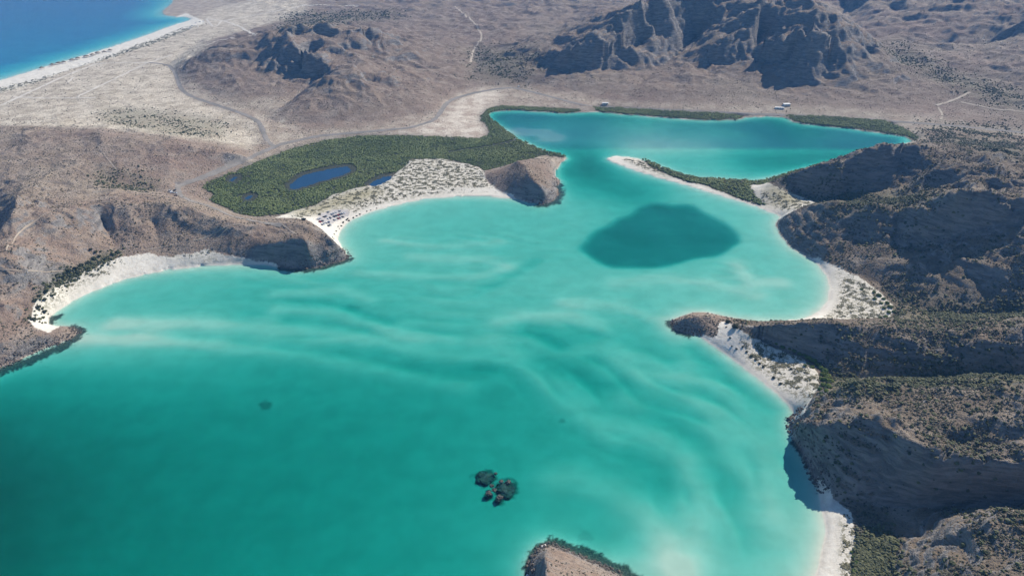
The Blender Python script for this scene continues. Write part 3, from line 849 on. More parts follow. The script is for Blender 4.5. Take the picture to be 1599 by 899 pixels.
def water_material(name, absorb, density, rough, wave):
    m, nt, out = newmat(name)
    s = NT(nt)
    pos = s.n("ShaderNodeNewGeometry").outputs["Position"]
    tr = s.n("ShaderNodeBsdfTransparent")
    gl = s.n("ShaderNodeBsdfGlossy"); gl.inputs["Roughness"].default_value = rough
    fr = s.n("ShaderNodeFresnel"); fr.inputs[0].default_value = 1.16
    mp = s.n("ShaderNodeMapping"); mp.inputs["Rotation"].default_value = (0, 0, 0.5); mp.inputs["Scale"].default_value = (0.5, 1.0, 1)
    s.l(pos, mp.inputs[0])
    n1 = s.noise(mp.outputs[0], 0.35, 4, 0.6); n2 = s.noise(mp.outputs[0], 1.4, 2, 0.6)
    bp = s.n("ShaderNodeBump"); bp.inputs["Strength"].default_value = wave; bp.inputs["Distance"].default_value = 0.5
    s.l(s.math('ADD', n1, s.math('MULTIPLY', n2, 0.4)), bp.inputs["Height"])
    s.l(bp.outputs[0], gl.inputs["Normal"]); s.l(bp.outputs[0], fr.inputs["Normal"])
    mx = s.n("ShaderNodeMixShader")
    back = s.n("ShaderNodeNewGeometry").outputs["Backfacing"]
    s.l(s.math('MULTIPLY', fr.outputs[0], s.math('SUBTRACT', 1.0, back)), mx.inputs[0]); s.l(tr.outputs[0], mx.inputs[1]); s.l(gl.outputs[0], mx.inputs[2])
    s.l(mx.outputs[0], out.inputs[0])
    va = s.n("ShaderNodeVolumeAbsorption")
    va.inputs["Color"].default_value = (*absorb, 1); va.inputs["Density"].default_value = density
    s.l(va.outputs[0], out.inputs["Volume"])
    return m


def simple_mat(name, c0, c1, scale=2.0, rough=0.9, spec=0.2, metal=0.0):
    m, nt, out = newmat(name)
    s = NT(nt)
    tc = s.n("ShaderNodeTexCoord").outputs["Object"]
    f = s.noise(tc, scale, 4, 0.6)
    b = s.n("ShaderNodeBsdfPrincipled")
    s.l(s.mix(s.ramp(f, 0.3, 0.7), c0, c1), b.inputs["Base Color"])
    b.inputs["Roughness"].default_value = rough
    b.inputs["Specular IOR Level"].default_value = spec
    b.inputs["Metallic"].default_value = metal
    s.l(b.outputs[0], out.inputs[0])
    return m


def world_mat(name, c0, c1, scale=0.1, rough=0.95, c2=None, scale2=1.0):
    m, nt, out = newmat(name)
    s = NT(nt)
    pos = s.n("ShaderNodeNewGeometry").outputs["Position"]
    col = s.mix(s.ramp(s.noise(pos, scale, 5, 0.65), 0.32, 0.68), c0, c1)
    if c2: col = s.mix(s.ramp(s.noise(pos, scale2, 4, 0.7), 0.5, 0.68, 0, 0.8), col, c2)
    b = s.n("ShaderNodeBsdfPrincipled")
    s.l(col, b.inputs["Base Color"])
    b.inputs["Roughness"].default_value = rough
    b.inputs["Specular IOR Level"].default_value = 0.15
    s.l(b.outputs[0], out.inputs[0])
    return m


M_terrain = terrain_material()
# absorption: density * (1 - colour) per metre
M_bayw = water_material("bay_water", (0.0, 0.802, 0.790), 0.43, 0.06, 0.25)
M_seaw = water_material("sea_water", (0.0, 0.82, 0.935), 0.20, 0.10, 0.35)

# ------------------------------------------------------------------ build the land, one object for each piece of the setting
dunescrub = np.zeros((NV, NU))
for poly in ([(600, 290), (632, 265), (640, 250), (690, 250), (730, 260), (755, 272), (770, 292), (700, 297), (620, 305)], [(450, 342), (520, 310), (600, 290), (620, 305), (700, 298), (790, 305), (700, 303), (600, 318), (545, 335)],
             [(60, 500), (60, 470), (100, 445), (150, 425), (190, 408), (170, 425), (120, 455), (80, 485)], [(225, 398), (260, 402), (330, 395), (420, 408), (300, 408)], [(970, 248), (1000, 248), (1050, 278), (1045, 281), (1000, 266)],
             [(1160, 525), (1250, 562), (1278, 585), (1280, 610), (1255, 635), (1215, 605), (1160, 560)], [(1300, 420), (1350, 440), (1390, 478), (1385, 500), (1290, 497), (1306, 470), (1308, 440)], [(1310, 800), (1332, 830), (1330, 910), (1310, 910)],
             [(1190, 298), (1230, 302), (1275, 320), (1225, 333), (1195, 320)], [(-100, 165), (100, 115), (290, 45), (330, 36), (300, 55), (100, 130)]):
    dunescrub = np.maximum(dunescrub, blur(inside(poly, HJX, HJY).astype(float), 2))
ATTR = dict(sand=sand, salt=salt * (1 - sand), mangrove=mang * (1 - M_water), bed=soft(M_water, 1) * (H < 0.05), reef=reef, mud_sky_tint=np.clip(mud_sky_tint, 0, 1), green=green, plain=np.clip(plain, 0, 1),
            slope=np.clip(SLOPE, 0, 2), wet=wet, grass=grass, scrub=dunescrub, pink=pinkish, olive=np.maximum(soft(np.isin(NEAR, [fam.index(k) for k in ('big_hill', 'middle_ridge', 'near_headland', 'corner_hill', 'lagoon_hill')]), 10), 0.4 * soft(np.isin(NEAR, [fam.index(k) for k in ('left_hill', 'mountain', 'dark_headland', 'lagoon_headland')]) & (H0 > 11), 6)))

NAMES = {'left_hill': ("hill", "craggy brown hill with shadowed peaks behind the mangrove flat"), 'mountain': ("mountain", "tall rocky mountain with dark cliffs behind the lagoon"),
         'east_hills': ("hill", "hazy hills at the far upper right beyond the valley"), 'lagoon_hill': ("hill", "shadowed hill at the right end of the lagoon"),
         'big_hill': ("hill", "big dark hill above the round sandy cove"), 'middle_ridge': ("ridge", "low dark ridge between the cove and the near white beach"),
         'near_headland': ("headland", "brown scrubby headland with a dark layered cliff at lower right"), 'corner_hill': ("hill", "rocky scrub covered hill in the bottom right corner"),
         'lagoon_headland': ("headland", "small pyramid shaped brown headland at the lagoon mouth"), 'dark_headland': ("headland", "brown headland with a black shaded cliff beside the main beach"),
         'bluff': ("bluff", "brown bluff above the white left beach"), 'brown_hill': ("hill", "smooth pinkish brown hill on the left behind the bluff"),
         'point': ("headland", "low flat rocky point at the left edge of the bay"), 'outcrop': ("rock_outcrop", "rounded dark rock outcrop at the tip of the near white beach"),
         'islet': ("headland", "brown rocky point rising from the water at the bottom edge")}
BNAMES = {'main': "long white beach with scrubby dunes beside the mangroves", 'left': "curved white beach below the left bluff", 'near': "white beach with scrub dunes ending at the rock outcrop",
          'cove': "white crescent beach of the round cove on the right", 'corner': "narrow white beach at the bottom right below the shaded cliff", 'spit': "pointed sand spit at the mouth of the lagoon",
          'tecolote': "long pale beach along the open blue sea at upper left"}
reg = np.zeros((NV, NU), int)
regs = [("desert_plain", "pale desert plain with scrub around the hills and the lagoon", 'structure')]


def add_region(mask, name, label, kind='structure'):
    regs.append((name, label, kind))
    reg[mask] = len(regs) - 1


for i, k in enumerate(fam):
    thr = {'point': 1.0, 'outcrop': 0.3, 'islet': 0.0, 'dark_headland': 3.0, 'lagoon_headland': 2.5}.get(k, 9.0)
    add_region((NEAR == i) & (H0 > thr) & ~M_water, *NAMES[k])
add_region((salt > 0.5) & ~M_water, "salt_flat", "bare pale salt flat behind the mangroves")
for k, m in M_beach.items():
    mm = m & ~M_water
    if k == 'near': mm &= ~((NEAR == fam.index('outcrop')) & (H0 > 2.0))
    add_region(mm, "beach", BNAMES[k])
add_region(M_water, "seabed", "pale sandy sea bed with sand bars under the turquoise water")

sand_hill = (sand > 0.3) & (SLOPE > 0.9)
verts = np.stack([GX, GY, H], -1).reshape(-1, 3).astype(np.float32)
freg = reg[:-1, :-1]
ii = np.arange(NV * NU).reshape(NV, NU)
quads = np.stack([ii[:-1, :-1], ii[:-1, 1:], ii[1:, 1:], ii[1:, :-1]], -1)
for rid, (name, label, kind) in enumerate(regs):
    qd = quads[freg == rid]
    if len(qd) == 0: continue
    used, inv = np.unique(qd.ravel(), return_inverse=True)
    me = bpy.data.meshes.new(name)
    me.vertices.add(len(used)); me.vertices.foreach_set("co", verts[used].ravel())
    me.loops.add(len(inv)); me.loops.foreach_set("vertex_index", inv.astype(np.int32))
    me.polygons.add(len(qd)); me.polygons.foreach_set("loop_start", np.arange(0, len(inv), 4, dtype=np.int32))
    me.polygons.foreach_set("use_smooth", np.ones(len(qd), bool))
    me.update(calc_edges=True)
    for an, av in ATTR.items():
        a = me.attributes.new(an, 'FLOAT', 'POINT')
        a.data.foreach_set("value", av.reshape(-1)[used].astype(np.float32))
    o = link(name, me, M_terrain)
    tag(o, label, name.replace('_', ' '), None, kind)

# deep floor below everything and land beyond the mapped area
def sheet(name, pts, mat, z, label, cat, kind='structure'):
    me = bpy.data.meshes.new(name)
    me.from_pydata([(x, y, z) for x, y in pts], [], [list(range(len(pts)))])
    return tag(link(name, me, mat), label, cat, None, kind)


M_far = world_mat("far_ground", (0.24, 0.18, 0.145), (0.32, 0.26, 0.20), 0.01, c2=(0.14, 0.12, 0.10), scale2=0.1)
M_floor = world_mat("deep_floor", (0.62, 0.58, 0.49), (0.7, 0.66, 0.56), 0.02)
sheet("seabed", [(-9000, -3000), (9000, -3000), (9000, 14000), (-9000, 14000)], M_floor, -14.0, "deep sandy sea floor around the bay", "seabed")
fy = math.exp(V1) - C0
me = bpy.data.meshes.new("desert_plain")
me.from_pydata([(-700, fy - 4, 16), (UMAX * (fy + C0), fy - 4, 60), (7000, 8000, 60), (7000, 12000, 40), (-2500, 12000, 5), (-1800, 6000, 6)], [], [[0, 1, 2, 3, 4, 5]])
tag(link("desert_plain", me, M_far), "far desert plain stretching to the horizon", "desert plain", None, 'structure')
me = bpy.data.meshes.new("desert_plain")
me.from_pydata([(UMAX * 302, 100, 40), (2500, 100, 60), (7000, 8000, 60), (UMAX * (fy + C0), fy, 60)], [], [[0, 1, 2, 3]])
tag(link("desert_plain", me, M_far), "desert land continuing on the right beyond the hills", "desert plain", None, 'structure')

# water
xs = [W(*p) for p in ((-900, 318), (-400, 214), (0, 145), (150, 100), (325, 45), (420, -60))]
sheet("bay_water", [(-1000, -1500), (1700, -1500), (1700, 1395), (-1000, 1395)], M_bayw, 0.0, "clear turquoise water of the bay and lagoon", "water")
sheet("open_sea", [(float(a), float(b)) for a, b in xs] + [(-1500, 14000), (-9000, 14000), (-9000, 1400)], M_seaw, 0.0, "deep blue open sea at upper left", "sea")

M_pondw, _nt, _out = newmat("pond_water")
_s = NT(_nt)
_b = _s.n("ShaderNodeBsdfPrincipled")
_pos = _s.n("ShaderNodeNewGeometry").outputs["Position"]
_s.l(_s.mix(_s.noise(_pos, 0.03, 3), (0.010, 0.042, 0.095), (0.016, 0.058, 0.125)), _b.inputs["Base Color"])
_b.inputs["Roughness"].default_value = 0.08
_b.inputs["IOR"].default_value = 1.33
_s.l(_b.outputs[0], _out.inputs[0])
for poly, lab in ((POND, "long dark blue pond in the middle of the mangroves"), (POND2, "small grey blue pond between the mangroves and the dunes"), (POND3, "tiny pool in the upper left part of the mangroves"),
                  (POND4, "tiny pool in the lower left part of the mangroves")):
    cp = np.mean(poly, axis=0)
    sheet("pond", [tuple(float(v) for v in W(cp[0] + (x - cp[0]) * 0.98, cp[1] + (y - cp[1]) * 1.1, 0.3)) for x, y in poly], M_pondw, 0.3, lab, "pond")


# ------------------------------------------------------------------ roads and tracks laid over the ground
def strip(name, pix, width, mat, lift, label, cat="road", kind='structure'):
    d = dense(pix, 5.0)
    P = [hit(x, y) for x, y in d[:, :2]]
    # even spacing in world and smoothing
    A = np.array([(p[0], p[1]) for p in P])
    for _ in range(3):
        A[1:-1] = 0.25 * A[:-2] + 0.5 * A[1:-1] + 0.25 * A[2:]
    seg = np.r_[0, np.cumsum(np.hypot(*np.diff(A, axis=0).T))]
    n = max(4, int(seg[-1] / 5.0))
    t = np.linspace(0, seg[-1], n)
    A = np.stack([np.interp(t, seg, A[:, 0]), np.interp(t, seg, A[:, 1])], -1)
    T = np.gradient(A, axis=0); T /= np.linalg.norm(T, axis=1)[:, None] + 1e-9
    Nn = np.stack([-T[:, 1], T[:, 0]], -1)
    vs, fs = [], []
    K = 4
    for i in range(n):
        wv = width * (1 + 0.12 * math.sin(i * 1.7) + 0.08 * math.sin(i * 0.61))
        row = []
        for k in range(K + 1):
            x, y = A[i] + Nn[i] * wv * (k / K - 0.5)
            row.append([x, y, ground(x, y) + lift])
        vs += row
        if i:
            for k in range(K):
                a = (i - 1) * (K + 1) + k
                fs.append([a, a + 1, a + K + 2, a + K + 1])
    me = bpy.data.meshes.new(name)
    me.from_pydata(vs, [], fs)
    for p in me.polygons: p.use_smooth = True
    o = link(name, me, mat)
    return tag(o, label, cat, None, kind)


M_road = world_mat("asphalt_dusty", (0.225, 0.205, 0.18), (0.295, 0.265, 0.235), 0.05)
M_dirt = world_mat("dirt_track", (0.40, 0.33, 0.26), (0.52, 0.45, 0.36), 0.05, c2=(0.42, 0.36, 0.28), scale2=0.3)
M_pale_dirt = world_mat("pale_dirt_track", (0.60, 0.54, 0.45), (0.72, 0.66, 0.57), 0.05)
M_path = world_mat("worn_path", (0.34, 0.27, 0.21), (0.42, 0.35, 0.27), 0.1)
strip("road", HWAY[7:], 8.5, M_road, 0.35, "grey main road running past the mangroves and the lagoon")
strip("road", HWAY[:8], 6.5, M_road, 0.35, "road branch curving to the beach car park")
strip("road", TROAD, 8.0, M_road, 0.35, "grey road curving round the left hill to the open sea")
for pix, wd, lab in [
    ([(2, 165), (60, 138), (100, 120), (150, 100)], 8, "wide pale dirt track beside the open sea beach"),
    ([(120, 152), (170, 128), (225, 101), (268, 86)], 6, "straight pale dirt track across the coastal plain"),
    ([(20, 152), (80, 154), (150, 153)], 5, "short dirt track crossing the plain at far left"),
    ([(105, 130), (115, 121)], 4, "short dirt spur on the coastal plain"),
    ([(150, 100), (200, 98), (232, 98)], 6, "dirt track joining the beach track to the road"),
    ([(322, 30), (350, 33), (375, 42), (400, 55)], 7, "pale track running inland from the sea corner"),
    ([(322, 30), (336, 47), (346, 33)], 5, "small triangle of track near the sea corner"),
    ([(322, 72), (340, 63), (400, 56)], 5, "pale track passing behind the left hill"),
    ([(350, 33), (400, 24), (480, 8), (560, 10)], 7, "long pale track on the far plain behind the left hill"),
    ([(735, 98), (738, 78), (755, 60), (745, 40), (710, 10)], 5, "pale dry wash in the valley between hill and mountain"),
    ([(1462, 165), (1480, 160), (1500, 152), (1515, 144)], 5, "dirt track climbing the valley on the right"),
    ([(1465, 168), (1475, 178), (1468, 190)], 3, "short dirt track near the right end of the lagoon"),
    ([(1500, 160), (1560, 172), (1610, 175)], 4, "pale track at the far right edge of the valley")]:
    strip("dirt_track", pix, wd, M_pale_dirt if pix[0][0] < 380 else M_dirt, 0.4, lab, "track")
for pix, wd, lab in [
    ([(10, 392), (30, 362), (60, 342), (80, 330), (110, 320), (160, 316), (210, 314)], 1.2, "worn footpath along the crest of the left bluff"),
    ([(225, 391), (270, 383), (320, 372), (350, 358), (362, 351), (400, 349)], 1.2, "pale footpath zigzagging above the left beach"),
    ([(362, 352), (345, 366), (335, 378), (325, 386)], 1.1, "steep pale footpath dropping to the left beach"),
    ([(152, 228), (165, 245), (182, 265)], 1.5, "pale trail down the pinkish hill"),
    ([(0, 422), (50, 424), (105, 424)], 1.0, "thin pale trail at the far left slope"),
    ([(440, 350), (452, 358), (463, 366)], 1.6, "short path on top of the dark cliff headland")]:
    strip("footpath", pix, wd, M_path, 0.3, lab, "path")


# ------------------------------------------------------------------ plants too many to count: instanced clumps on real points
def foliage_mat(name, dark, light, rnd=0.5, scale=0.05):
    m, nt, out = newmat(name)
    s = NT(nt)
    pos = s.n("ShaderNodeNewGeometry").outputs["Position"]
    oi = s.n("ShaderNodeObjectInfo").outputs["Random"]
    f = s.math('ADD', s.math('MULTIPLY', s.noise(pos, scale, 2, 0.6), 1 - rnd), s.math('MULTIPLY', oi, rnd))
    b = s.n("ShaderNodeBsdfPrincipled")
    s.l(s.mix(s.ramp(f, 0.2, 0.8), dark, light), b.inputs["Base Color"])
    b.inputs["Roughness"].default_value = 0.8
    b.inputs["Specular IOR Level"].default_value = 0.2
    s.l(b.outputs[0], out.inputs[0])
    return m


def clump_group(name, mat, sub=2, lump=0.55, freq=1.3, flat=0.75):
    g = bpy.data.node_groups.new(name, 'GeometryNodeTree')
    g.interface.new_socket("Geometry", in_out='INPUT', socket_type='NodeSocketGeometry')
    g.interface.new_socket("Geometry", in_out='OUTPUT', socket_type='NodeSocketGeometry')
    N = g.nodes; L = g.links
    gi = N.new("NodeGroupInput"); go = N.new("NodeGroupOutput")
    join = N.new("GeometryNodeJoinGeometry")
    for k in range(4):
        ico = N.new("GeometryNodeMeshIcoSphere"); ico.inputs["Radius"].default_value = 1.0; ico.inputs["Subdivisions"].default_value = sub
        sp = N.new("GeometryNodeSetPosition")
        pos = N.new("GeometryNodeInputPosition")
        add = N.new("ShaderNodeVectorMath"); add.operation = 'ADD'; add.inputs[1].default_value = (k * 7.3, k * 3.1, k * 1.7)
        L.new(pos.outputs[0], add.inputs[0])
        nz = N.new("ShaderNodeTexNoise"); nz.inputs["Scale"].default_value = freq; nz.inputs["Detail"].default_value = 2
        L.new(add.outputs[0], nz.inputs["Vector"])
        mr = N.new("ShaderNodeMapRange"); mr.inputs[1].default_value = 0.3; mr.inputs[2].default_value = 0.7; mr.inputs[3].default_value = 1 - lump; mr.inputs[4].default_value = 1 + lump * 0.6
        fac = [q_ for q_ in nz.outputs if q_.name in ("Fac", "Factor")][0]
        L.new(fac, mr.inputs[0])
        sc = N.new("ShaderNodeVectorMath"); sc.operation = 'SCALE'
        L.new(pos.outputs[0], sc.inputs[0]); L.new(mr.outputs[0], sc.inputs["Scale"])
        mul = N.new("ShaderNodeVectorMath"); mul.operation = 'MULTIPLY'; mul.inputs[1].default_value = (1, 1, flat)
        L.new(sc.outputs[0], mul.inputs[0])
        L.new(ico.outputs[0], sp.inputs[0]); L.new(mul.outputs[0], sp.inputs["Position"])
        sm = N.new("GeometryNodeSetMaterial"); sm.inputs["Material"].default_value = mat
        L.new(sp.outputs[0], sm.inputs[0])
        ti = N.new("GeometryNodeGeometryToInstance")
        L.new(sm.outputs[0], ti.inputs[0]); L.new(ti.outputs[0], join.inputs[0])
    iop = N.new("GeometryNodeInstanceOnPoints")
    L.new(gi.outputs[0], iop.inputs["Points"]); L.new(join.outputs[0], iop.inputs["Instance"])
    iop.inputs["Pick Instance"].default_value = True
    ri_ = N.new("FunctionNodeRandomValue"); ri_.data_type = 'INT'
    for so in ri_.inputs:
        if so.name == "Max" and so.type == 'INT': so.default_value = 3
    L.new([o for o in ri_.outputs if o.type == 'INT'][0], iop.inputs["Instance Index"])
    rr = N.new("FunctionNodeRandomValue"); rr.data_type = 'FLOAT_VECTOR'
    rr.inputs[1].default_value = (0.2, 0.2, 6.28)
    L.new(rr.outputs[0], iop.inputs["Rotation"])
    at = N.new("GeometryNodeInputNamedAttribute"); at.data_type = 'FLOAT_VECTOR'; at.inputs["Name"].default_value = "size"
    L.new(at.outputs[0], iop.inputs["Scale"])
    L.new(iop.outputs[0], go.inputs[0])
    return g


def scatter(name, X, Y, Z, S, group, label, cat):
    me = bpy.data.meshes.new(name)
    me.vertices.add(len(X))
    me.vertices.foreach_set("co", np.stack([X, Y, Z], -1).astype(np.float32).ravel())
    a = me.attributes.new("size", 'FLOAT_VECTOR', 'POINT')
    a.data.foreach_set("vector", S.astype(np.float32).ravel())
    o = link(name, me)
    md = o.modifiers.new("clumps", 'NODES'); md.node_group = group
    return tag(o, label, cat, None, 'stuff')


def bil(A, r, c):
    a = r.astype(int); b = c.astype(int); f = r - a; g = c - b
    return (A[a, b] * (1 - f) + A[a + 1, b] * f) * (1 - g) + (A[a, b + 1] * (1 - f) + A[a + 1, b + 1] * f) * g


def pick(weight, n):
    """n random places in the grid, as likely as the weight of each cell."""
    w = weight[:-1, :-1].ravel().clip(0)
    cs = np.cumsum(w); k = np.searchsorted(cs, rng.random(n) * cs[-1])
    k = np.minimum(k, len(w) - 1)
    r = k // (NU - 1) + rng.random(n); c = k % (NU - 1) + rng.random(n)
    r = np.clip(r, 0, NV - 1.001); c = np.clip(c, 0, NU - 1.001)
    return r, c, bil(GX, r, c), bil(GY, r, c), bil(H, r, c)


land = (~M_water) & ~M_pond & (H > 0.25)
park_px = [(491, 352), (513, 354), (547, 333), (541, 327), (520, 328), (496, 340)]
M_park = blur(inside(park_px, GPX, GPY).astype(float), 2) > 0.1
clear = (road_d > 8) & ~M_park
inview = (GPX > -150) & (GPX < 1760) & (GY < 3300)

M_scrub = foliage_mat("desert_scrub", (0.055, 0.053, 0.035), (0.145, 0.13, 0.088), 0.6, 0.02)
M_green = foliage_mat("green_scrub", (0.05, 0.058, 0.028), (0.13, 0.132, 0.066), 0.5, 0.02)
M_dune = foliage_mat("dune_scrub", (0.09, 0.088, 0.05), (0.24, 0.215, 0.13), 0.6, 0.05)
M_mangf = foliage_mat("mangrove_leaves", (0.10, 0.135, 0.042), (0.21, 0.235, 0.09), 0.3, 0.012)
G_scrub = clump_group("scrub_clumps", M_scrub, 1)
G_green = clump_group("green_clumps", M_green, 2)
G_dune = clump_group("dune_clumps", M_dune, 1, flat=0.6)
G_mang = clump_group("mangrove_clumps", M_mangf, 2, 0.6, 1.6, 0.7)

patch = np.clip(0.55 + 1.1 * noise2(GX / 45, GY / 45) + 0.6 * noise2(GX / 14, GY / 14), 0.06, 1.6)
M_isl = NEAR == fam.index('islet')
shady = np.where(np.isin(NEAR, [fam.index(k) for k in ('big_hill', 'middle_ridge', 'near_headland', 'corner_hill', 'lagoon_hill')]), 2.2, 1.0)
wgt = land * clear * (1 - np.clip(sand * 1.5, 0, 1)) * (1 - np.clip(mang * 2, 0, 1)) * (1 - 0.93 * salt) * inview * patch * shady * smooth(1.3, 0.7, SLOPE) * (1 - 0.5 * plain) * smooth(2600, 700, GY) * np.where(M_isl, 0.5, 1)
r, c, X, Y, Z = pick(wgt, 120000)
cs = bil(CELL, r, c)
sz = (0.3 + 0.85 * rng.random(len(X)) ** 2.6) * np.maximum(1.0, 0.36 * cs) * np.where(bil(M_isl.astype(float), r, c) > 0.5, 0.6, 1.0)
S = np.stack([sz, sz, sz * (0.7 + 0.4 * rng.random(len(X)))], -1)
scatter("scrub", X, Y, Z + 0.2 * sz, S, G_scrub, "sparse grey green desert scrub covering the hills", "scrub")

wgt = land * clear * (1 - 0.6 * np.clip(sand * 1.5, 0, 1)) * np.where(GPX < 260, 1, 1 - np.clip(sand * 1.6, 0, 1)) * (1 - np.clip(mang * 2, 0, 1)) * inview * np.clip(green + 0.07 * (shady > 1.5), 0, 1) ** 1.3 * patch * np.where((GPX < 420) & (GPY < 245), 0.25, 1)
r, c, X, Y, Z = pick(wgt, 26000)
cs = bil(CELL, r, c)
sz = (0.6 + 1.1 * rng.random(len(X)) ** 1.6) * np.maximum(1.0, 0.33 * cs)
S = np.stack([sz, sz, sz], -1)
scatter("green_scrub", X, Y, Z + 0.3 * sz, S, G_green, "denser green scrub along the washes and valley floors", "scrub")

spots = np.clip(noise2(GX / 7, GY / 7) * 2.2 + noise2(GX / 3, GY / 3) - 0.1, 0, 1)
wgt = land * clear * dunescrub * sand * inview * spots * smooth(8, 14, DIST) * CELL ** 0.5
r, c, X, Y, Z = pick(wgt, 26000)
cs = bil(CELL, r, c)
sz = (0.25 + 0.7 * rng.random(len(X)) ** 2.5) * np.maximum(1.0, 0.6 * cs)
scatter("dune_scrub", X, Y, Z + 0.1 * sz, np.stack([sz, sz, sz * 0.8], -1), G_dune, "low olive scrub dotted over the white dunes", "scrub")


def mangrove(poly, label, hgt, per, seed=0, skip=()):
    m = inside(poly, JPX, JPY) & ~M_water & ~M_pond
    creek = pdist(CREEK, 0.5)
    w = m * CELL ** 2 * (creek > 3.2) * (blur(M_pond.astype(float), 2) < 0.02) * (noise2(GX / 16, GY / 16) + 0.6 * noise2(GX / 6, GY / 6) > -0.75)
    area = (w * (math.log(4100 / 300) / (2 * UMAX)) * NU / NV).sum()
    n = int(area / per)
    r, c, X, Y, Z = pick(w, n)
    f = 0.65 + 0.55 * rng.random(n) + 0.35 * noise2(X / 40, Y / 40)
    sz = 1.6 * (f - 0.1 + 0.25 * rng.random(n) ** 3) * math.sqrt(per / 5.0)
    S = np.stack([sz, sz, sz * 1.05], -1)
    return scatter("mangrove", X, Y, Z * 0 + hgt * (0.25 + 0.3 * f) + 0.5 * noise2(X / 11, Y / 11), S, G_mang, label, "mangrove")


mangrove(MANG, "broad green mangrove thicket round the pond", 2.6, 3.2)
mangrove(MANG2, "long green mangrove strip on the far shore of the lagoon", 3.2, 3.2)
mangrove(MANG3, "mangrove strip at the far right end of the lagoon", 3.2, 3.2)
mangrove(MANG4, "dark green mangrove belt along the sand spit", 3.4, 4.0)

# loose stones at the foot of the cliffs
M_stone = world_mat("shore_stone", (0.05, 0.045, 0.04), (0.20, 0.165, 0.135), 0.8)
G_stone = clump_group("stones", M_stone, 1, 0.5, 1.0, 0.7)
rocky = np.zeros((NV, NU))
for poly, wd in (([(0, 573), (60, 545), (112, 526), (121, 519), (112, 512)], 5), ([(440, 416), (470, 419), (500, 415), (541, 402), (536, 392)], 6), ([(825, 314), (845, 318), (865, 311), (871, 303), (868, 292), (873, 283)], 7),
                 ([(1049, 502), (1055, 513), (1075, 520), (1093, 522)], 4), ([(1246, 650), (1234, 655), (1237, 672), (1258, 714), (1283, 768)], 5), ([(828, 910), (827, 888), (832, 870), (841, 858), (850, 852), (862, 851), (905, 868), (965, 897)], 3)):
    rocky = np.maximum(rocky, smooth(1.2, 0.4, pdist(poly, 0) / wd))
r, c, X, Y, Z = pick(rocky * inview * (H > -0.9), 2600)
sz = 0.25 + 1.1 * rng.random(len(X)) ** 3
scatter("shore_stones", X, Y, Z + 0.1, np.stack([sz, sz, sz], -1), G_stone, "dark loose stones along the foot of the cliffs", "stones")

# ------------------------------------------------------------------ single bushes
def bush_mesh(name, seed, nl=420, flatness=0.8):
    rg = random.Random(seed)
    vs, fs = [], []
    lobes = [(0, 0, 0.45, 0.62)] + [(math.cos(a) * rg.uniform(0.35, 0.6), math.sin(a) * rg.uniform(0.35, 0.6), rg.uniform(0.25, 0.6), rg.uniform(0.3, 0.5)) for a in [k * 1.05 + rg.random() * 0.6 for k in range(6)]]
    for (lx, ly, lz, lr) in lobes:
        for k in range(nl // len(lobes)):
            z = rg.uniform(-0.5, 1); a = rg.uniform(0, 6.283); q_ = math.sqrt(max(0, 1 - z * z)); rr_ = lr * rg.uniform(0.8, 1.08)
            n = Vector((q_ * math.cos(a), q_ * math.sin(a), z))
            p = Vector((lx, ly, lz * flatness)) + n * rr_
            p.z = max(p.z, 0.03)
            t = n.orthogonal().normalized(); t.rotate(__import__('mathutils').Quaternion(n, rg.uniform(0, 6.28)))
            b_ = n.cross(t); sz_ = rg.uniform(0.07, 0.13)
            tl = n * rg.uniform(-0.5, 0.7) * sz_
            i0 = len(vs)
            vs += [p - t * sz_ - b_ * sz_ * 0.6, p + t * sz_ - b_ * sz_ * 0.6 + tl, p + t * sz_ * 0.7 + b_ * sz_ * 0.7 + tl, p - t * sz_ * 0.8 + b_ * sz_ * 0.6]
            fs.append([i0, i0 + 1, i0 + 2, i0 + 3])
    me = bpy.data.meshes.new(name)
    me.from_pydata([tuple(v) for v in vs], [], fs)
    # a dense inner mass
    bm = bmesh.new(); bm.from_mesh(me)
    for (lx, ly, lz, lr) in lobes:
        geo = bmesh.ops.create_icosphere(bm, subdivisions=1, radius=lr * 0.82)
        bmesh.ops.translate(bm, verts=geo['verts'], vec=(lx, ly, lz * flatness))
    bm.to_mesh(me); bm.free()
    return me


def trunk_mesh(name, seed):
    rg = random.Random(seed)
    bm = bmesh.new()
    for k in range(4):
        a = k * 1.6 + rg.random(); 
        top = Vector((math.cos(a) * 0.3, math.sin(a) * 0.3, 0.45)); base = Vector((math.cos(a) * 0.05, math.sin(a) * 0.05, -0.1))
        rings = []
        for t, rr_ in ((0, 0.05), (0.5, 0.035), (1, 0.015)):
            p = base.lerp(top, t)
            rings.append([bm.verts.new((p.x + rr_ * math.cos(j * 1.2566), p.y + rr_ * math.sin(j * 1.2566), p.z)) for j in range(5)])
        for A, B in zip(rings, rings[1:]):
            for j in range(5): bm.faces.new((A[j], A[(j + 1) % 5], B[(j + 1) % 5], B[j]))
    me = bpy.data.meshes.new(name); bm.to_mesh(me); bm.free()
    return me


M_bark = simple_mat("bark", (0.10, 0.075, 0.055), (0.17, 0.135, 0.10), 6)
M_bushg = foliage_mat("bush_green", (0.075, 0.12, 0.022), (0.16, 0.20, 0.045), 0.5, 0.3)
M_bushd = foliage_mat("bush_dark", (0.030, 0.038, 0.018), (0.075, 0.08, 0.04), 0.6, 0.3)
BUSH = {}
for nm, mt in (("g", M_bushg), ("d", M_bushd)):
    BUSH[nm] = []
    for k in range(3):
        me = bush_mesh("crown", 20 + k + 10 * (nm == "d")); me.materials.append(mt); BUSH[nm].append(me)
TRUNK = [trunk_mesh("trunk", 3)]
TRUNK[0].materials.append(M_bark)


